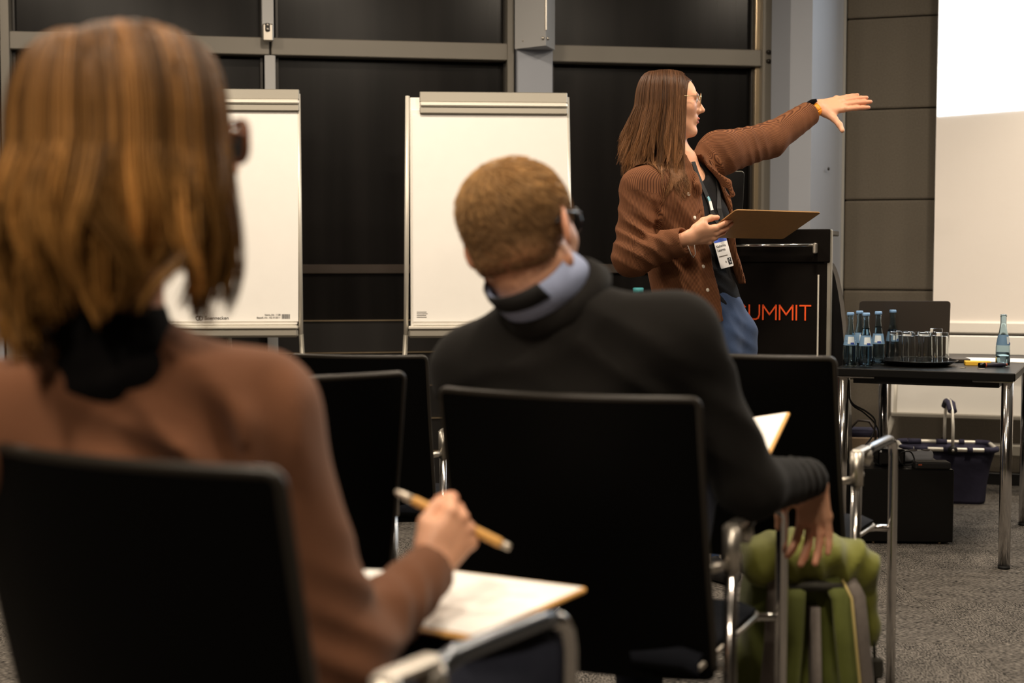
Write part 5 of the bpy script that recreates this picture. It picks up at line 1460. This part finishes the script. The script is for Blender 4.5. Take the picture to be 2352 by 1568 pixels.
hm = hand_mesh(mhand, .98, .0035, elbow=mEl, curl=((.45, .45, .3), (.35, .45, .3), (.25, .40, .3), (.12, .35, .25)), spread=(.14, .04, -.06, -.14),
               thumb=((.026, .020, -.010), (.050, .048, -.022), (.060, .075, -.030), (.062, .098, -.034)))
mhl = mk_frame(seat_pt(cm, .0, .315, .745), seat_pt(cm, .25, .25, .75) - seat_pt(cm, 0, .30, .745), (0, 0, 1))
hm2 = hand_mesh(mhl, 1.05, .005, elbow=mLe)
person_body(man, moff, [(vh_, qh_, head_tint(mhf, ms, vh_.astype(np.float32), stubble=L(120, 84, 58))), (vl_, ql_, np.tile(SKIN, (len(vl_), 1))), hm, hm2])
# collar of the shirt, lanyard band over it
def nring(z, r, y0, a0, a1, n=24, k=1.0):
    return [c7 + nz * (z - .018 + .030 * math.cos(w)) + nx_ * r * math.sin(w) + ny_ * (y0 - r * math.cos(w)) for w in np.linspace(a0, a1, n)]
nz = nd(nk1, nk0); nx_ = xdir - nz * (xdir @ nz); nx_ /= np.linalg.norm(nx_); ny_ = np.cross(nz, nx_)
def collar(z0, z1, r0, r1, a0, a1, name, m, th=.004):
    mb = MB(); A = nring(z0, r0, .006, a0, a1); B = nring((z0 + z1) / 2, (r0 + r1) / 2 + .002, .006, a0, a1); C = nring(z1, r1, .006, a0, a1)
    mb.grid([[a - moff, b - moff, c - moff] for a, b, c in zip(A, B, C)]); o = mb.build(name, m, man)
    s_ = o.modifiers.new('t', 'SOLIDIFY'); s_.thickness = th; return o
collar(.015, .088, .086, .0755, -2.6, 2.6, 'shirt_collar', M['shirt_blue'])
collar(.058, .096, .0845, .0785, -2.3, .75, 'lanyard', M['lanyard'], .003)
collar(-.02, .028, .104, .0885, -3.1, 3.1, 'sweater_neckline', M['sweater_black'], .006)
# trousers, shoes
def seated_legs(ch, pelv, root, off, spread=.10, knee_z=.52, knee_y=.40, foot_y=.44, m=M['trousers'], crossed=False):
    fs = []
    for sx in (-1, 1):
        hpt = seat_pt(ch, sx * .085, -.02, .545); kn = seat_pt(ch, sx * spread, knee_y, knee_z); an = seat_pt(ch, sx * spread, foot_y, .09)
        if crossed and sx > 0: kn = seat_pt(ch, .02, knee_y, .66); an = seat_pt(ch, -.20, knee_y + .1, .42)
        fs.append(chain([hpt, kn, an], [.088, .066, .048], .03))
    fs.append(ell(pelv + np.array([0, 0, -.03]), (.17, .15, .10)))
    f = U(fs, .04); lo = np.min([seat_pt(ch, a, b, .04) for a in (-.4, .4) for b in (-.3, .75)], 0); hi = np.max([seat_pt(ch, a, b, .76) for a in (-.4, .4) for b in (-.3, .75)], 0)
    v, q = polygonise(f, lo, hi, .013); np_mesh('trousers', m, v, q, root, off)
    for sx in (-1, 1):
        a = seat_pt(ch, sx * spread, foot_y, .06); b = seat_pt(ch, sx * spread, foot_y + .17, .04)
        if crossed and sx > 0: a = seat_pt(ch, -.22, knee_y + .11, .38); b = seat_pt(ch, -.30, knee_y + .24, .36)
        f2 = rc(a, b, .05, .038); f3 = (lambda p, f2=f2: smax(f2(p), .002 - p[:, 2], .006))
        v, q = polygonise(f3, np.minimum(a, b) - .08, np.maximum(a, b) + .08, .012); np_mesh('shoe', M['black_matt'], v, q, root, off)
seated_legs(cm, pel, man, moff, knee_y=.40, crossed=True)
# cropped hair
def mhair(p):
    q = ((p - mhf[0]) @ mhf[1].T) / ms
    d = ell((0, -.014, .031), (.0795, .0995, .0875))(q)
    d = smin(d, ell((0, -.05, -.035), (.058, .048, .05))(q), .03)
    cut = (-.052 + .95 * np.clip(q[:, 1] + .035, 0, 1)) - q[:, 2]
    front = q[:, 1] - .07 - .2 * np.clip(q[:, 2] - .07, 0, 1)
    d = smax(smax(d, cut, .012), front, .01)
    ea = q.copy(); ea[:, 0] = np.abs(ea[:, 0]); d = smax(d, -ell((.084, -.008, -.006), (.020, .026, .036))(ea), .004)
    return (d * ms + .0016 * wob(q, 160, 2.) + .0016 * wob(q, 60, 5.)).astype(np.float32)
v, q = polygonise(mhair, mhf[0] - .19, mhf[0] + .19, .004)
# short strands lying along the skull from the crown
n_ = 7000; r2 = np.random.default_rng(12); ii = r2.integers(0, len(v), n_); root_ = v[ii]
ql = ((root_ - mhf[0]) @ mhf[1].T) / ms
crown = np.array([.005, -.055, .105]); dr = ql - crown; out = ql / np.array([.08, .10, .088]) ** 2 * .01; out /= np.linalg.norm(out, axis=1, keepdims=True)
swirl = np.cross(out, dr); dr = dr + .8 * swirl / (np.linalg.norm(swirl, axis=1, keepdims=True) + 1e-6) * np.linalg.norm(dr, axis=1, keepdims=True) * .6 + r2.normal(0, .012, ql.shape)
dr -= out * (dr * out).sum(1, keepdims=True); dr /= np.linalg.norm(dr, axis=1, keepdims=True) + 1e-6
ln = np.interp(ql[:, 2], [-.06, 0, .08], [.006, .011, .024])[:, None]
pth = np.stack([ql + dr * ln * t + out * (.0025 + .004 * t - .003 * t * t) for t in (0, .35, .7, 1.0)], 1)
pth = mhf[0] + ms * (pth @ mhf[1]); vs_, qs_ = strands(pth, .0007, .0003)
topw = np.clip((ql[:, 2] - .0) / .08, 0, 1)  # highlight on top of the head put into the hair colour
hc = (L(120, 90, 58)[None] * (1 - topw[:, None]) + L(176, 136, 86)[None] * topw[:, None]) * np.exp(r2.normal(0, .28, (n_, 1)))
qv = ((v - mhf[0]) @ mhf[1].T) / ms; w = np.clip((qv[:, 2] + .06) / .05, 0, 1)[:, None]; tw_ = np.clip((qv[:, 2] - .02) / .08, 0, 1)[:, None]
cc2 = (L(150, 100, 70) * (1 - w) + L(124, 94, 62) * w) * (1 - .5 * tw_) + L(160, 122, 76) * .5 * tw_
va, qa = merge([(v, q), (vs_, qs_)])
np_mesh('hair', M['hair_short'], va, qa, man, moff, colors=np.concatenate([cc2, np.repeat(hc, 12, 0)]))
glasses(man, moff, mhf, ms, M['frame_black'], .025, .0022, True, lift=.004, fwd=.112)
# clipboard leaning on his knee
tr_, nr_ = W(1816, 945, 3.12), W(1769, 1042, 2.88)
e2_ = np.cross(nd(tr_, nr_), np.array([-.25, -.1, 1.0]))
if e2_[0] > 0: e2_ = -e2_
clipboard(tr_, nr_ - tr_, e2_, .30, .215, 'clipboard with white paper on the lap of the man in the dark sweater', True, M['wood_edge'], clip_edge=1)

# ================================================================== woman in the foreground
cf = CH['woman']; foff = seat_pt(cf, 0, 0, 0)
wom = tag(empty('person', foff), 'blond woman in brown sweater writing on her lap, seen from behind, nearest to view', 'person')
fp = seat_pt(cf, -.02, -.05, .56); fc7 = W(262, 800, 1.66)
fR, fE, fW = W(582, 955, 1.68), W(790, 1500, 1.74), W(985, 1312, 1.95)
fL = fc7 * 2 - fR + np.array([0.02, .02, 0]); fL[2] = fR[2] - .01
xd = nd(fL, fR); zd = nd(fp, fc7); yd = np.cross(zd, xd); yd /= np.linalg.norm(yd); xd = np.cross(yd, zd)
ff = frame(fp, xd, yd, zd); Lf = float(np.linalg.norm(fc7 - fp))
fT = loft(ff, [(-.08, 0, .02, .17, .13), (.08, 0, .015, .15, .12), (.22, 0, .01, .15, .115), (Lf - .15, 0, 0, .168, .108), (Lf - .06, 0, .0, .14, .085), (Lf - .01, 0, .012, .08, .066), (Lf + .03, 0, .015, .055, .055)], 2.3, .02)
fLe, fLw = seat_pt(cf, -.30, .03, .68), seat_pt(cf, -.20, .25, .65)
fsw = U([fT, rc(fc7 - zd * .035, fR, .05, .066), rc(fc7 - zd * .035, fL, .05, .066), chain([fR, fE, fW], [.068, .056, .039], .03), chain([fL, fLe, fLw], [.068, .054, .039], .03)], .045)
fsw = fold(fsw, [(W(400, 1010, 1.58), (.75, 0, .8), .085, .012, .085), (W(575, 1030, 1.62), (1, 0, .15), .07, .012, .06), (W(240, 960, 1.56), (.3, 0, 1), .09, .007, .1),
                 (W(800, 1420, 1.74), (.4, .2, 1), .055, .006, .09), (W(930, 1420, 1.86), (.5, .6, -.3), .05, .005, .07), (fR, (.7, 0, .6), .09, .004, .1)])
axf = nd(fE, fW)
def fswc(p):
    d = fsw(p); t = (p - fW) @ axf.astype(np.float32); near = np.linalg.norm(p - fW, axis=1)
    return np.where(near < .12, smax(d, t - .008, .006), d).astype(np.float32)
v, q = polygonise(fswc, np.array([-1.05, 1.35, .42]), np.array([.05, 2.35, 1.12]), .0085)
np_mesh('sweater', M['sweater_brown'], v, q, wom, foff)
fhf = yawframe(W(318, 335, 1.66), R(53)); fs_ = 1.0
fhead = head_sdf(fhf, fs_, True, 1.0)
n0, n1 = loc2w(fhf, (0, -.02, -.06)), fc7
fskin = U([fhead, rc(n0, n1, .050, .055), rc(n1, n1 - zd * .08, .056, .09)], .03)
vh_, qh_ = polygonise(fskin, fhf[0] - np.array([.2, .2, .28]), fhf[0] + .2, .0045)
flimb = U([loft(ff, [(-.06, 0, .02, .15, .11), (.22, 0, .01, .13, .095), (Lf - .12, 0, 0, .145, .085), (Lf - .02, 0, .01, .08, .06)], 2.3, .02), chain([fR, fE, fW], [.042, .034, .026], .03), chain([fL, fLe, fLw], [.042, .034, .026], .03)], .03)
vl_, ql_ = polygonise(flimb, np.array([-1.05, 1.35, .42]), np.array([.05, 2.35, 1.1]), .014)
fhand = mirror_x(mk_frame(W(992, 1302, 1.955), (.050, .06, .062), (.55, -.80, .25)))
hw = hand_mesh(fhand, .96, .0028, elbow=fE, curl=((.75, .55, .25), (.95, .9, .5), (1.05, 1.1, .6), (1.1, 1.1, .6)), spread=(.02, .0, -.02, -.05),
               thumb=((.024, .022, -.012), (.040, .055, -.022), (.040, .088, -.026), (.030, .114, -.022)))
fhl = mk_frame(seat_pt(cf, -.19, .265, .645), seat_pt(cf, .1, .5, .66) - seat_pt(cf, -.1, .30, .66), (0, -.2, 1))
hw2 = hand_mesh(fhl, .95, .005, elbow=fLe)
person_body(wom, foff, [(vh_, qh_, head_tint(fhf, fs_, vh_.astype(np.float32))), (vl_, ql_, np.tile(SKIN, (len(vl_), 1))), hw, hw2])
colf = U([rc(fc7 + zd * .0, fc7 + zd * .05 + (n0 - n1) * .1, .068, .062), rc(fc7 - zd * .02, fc7, .085, .07)], .02)
v, q = polygonise(fold(colf, [(fc7 + zd * .03, zd, .03, .003, .1)]), fc7 - .16, fc7 + .16, .007); np_mesh('turtleneck', M['collar_black'], v, q, wom, foff)
seated_legs(cf, fp, wom, foff, knee_z=.52)
def fb_hull(th): return np.full_like(th, .116), np.full_like(th, .132)
def fb_drop(th):
    d = np.degrees(th) % 360
    return np.interp(d, [40, 90, 180, 300], [-.130, -.152, -.188, -.165]) + .012 * np.sin(5 * th)
def fb_lat(th, k):
    lock = np.sin(6 * th + 1.0) * .5 + np.sin(11 * th) * .3
    f = 1 + .10 * math.sin(k * 2.4) - (.20 + .16 * lock) * k ** 3
    fl = np.exp(-((np.degrees(th) - 75) / 35) ** 2) * k ** 1.5
    return f, .008 * fl, .022 * fl - .01 * k
fcap = U([ell((0, -.018, .030), (.085, .103, .089)), chain([np.array([.055, -.02, 0]), np.array([.055, -.03, -.12])], [.036, .03], .02), chain([np.array([-.055, -.02, 0]), np.array([-.055, -.03, -.12])], [.036, .03], .02),
          chain([np.array([0, -.065, 0]), np.array([0, -.065, -.13])], [.045, .04], .02), chain([np.array([.072, .012, -.04]), np.array([.078, .022, -.115])], [.034, .022], .02)], .04)
def fcapf(p):
    q = (p - fhf[0]) @ fhf[1].T; d = fcap(q)
    cut = q[:, 1] - (.060 + 1.0 * np.clip(q[:, 2] - .04, 0, 1))
    return (smax(d, cut, .01) + .002 * np.sin(np.arctan2(q[:, 0], q[:, 1]) * 40 + 3 * np.sin(q[:, 2] * 30))).astype(np.float32)
vc, qc = polygonise(fcapf, fhf[0] - .27, fhf[0] + .2, .006)
pa_, th_, ly_ = longhair(fhf, fs_, 6500, (44, 305), fb_hull, .139, (-.075, .06, -.018, .01), fb_drop, fb_lat, (.72, 1.02), .008, 8, z1=.0, wfreq=24, nclump=72, cl=(.010, .022, .020))
vs_, qs_ = strands(pa_, .0011, .0006)
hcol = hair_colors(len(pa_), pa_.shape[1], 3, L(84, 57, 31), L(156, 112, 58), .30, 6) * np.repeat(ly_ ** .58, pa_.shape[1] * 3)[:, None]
va, qa = merge([(vc, qc), (vs_, qs_)])
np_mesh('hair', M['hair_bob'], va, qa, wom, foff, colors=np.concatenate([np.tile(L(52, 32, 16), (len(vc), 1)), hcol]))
glasses(wom, foff, fhf, fs_, M['tortoise'], .027, .0036, True, lift=-.002, fwd=.114)
# her clipboard with loose sheet, and the pen
A_, B_ = W(1353, 1350, 2.06), W(1088, 1468, 1.86)
e1 = B_ - A_; e2 = np.array([-.80, .58, -.05])
clipboard(A_, e1, e2, float(np.linalg.norm(e1)), .32, 'clipboard with white paper on the lap of the woman in brown', True, M['wood_edge'], clip_edge=1)
p = W(852, 1338, 2.10); ls = MB(); P = [[(x - .0, y, .004 * math.sin(9 * x + 4)) for x in np.linspace(-.07, .07, 8)] for y in np.linspace(-.05, .05, 6)]
ls.grid(P); o = ls.build('paper_sheet', M['paper']); s_ = o.modifiers.new('t', 'SOLIDIFY'); s_.thickness = .0012
o.location = p; o.rotation_euler = (R(14), R(6), R(25)); tag(o, 'loose white paper sheet beside the woman\'s sleeve', 'paper')
pt, pe = W(908, 1128, 2.03), W(1172, 1258, 2.0)
pn = tag(empty('bamboo_pen', pt), 'bamboo ballpoint pen with silver tips in the woman\'s hand', 'pen')
d = pe - pt; Lp = np.linalg.norm(d)
MB().tube([d * k for k in (.15, .18, .90, .93)], [.0060, .0068, .0068, .0056], 14).build('barrel', M['bamboo'], pn)
MB().tube([d * k for k in (0, .03, .10, .16)], [.0026, .0044, .0056, .0058], 14).build('tip', M['pen_silver'], pn)
MB().tube([d * k for k in (.93, .985, 1.0)], [.0054, .0052, .004], 14).build('push_button', M['pen_silver'], pn)
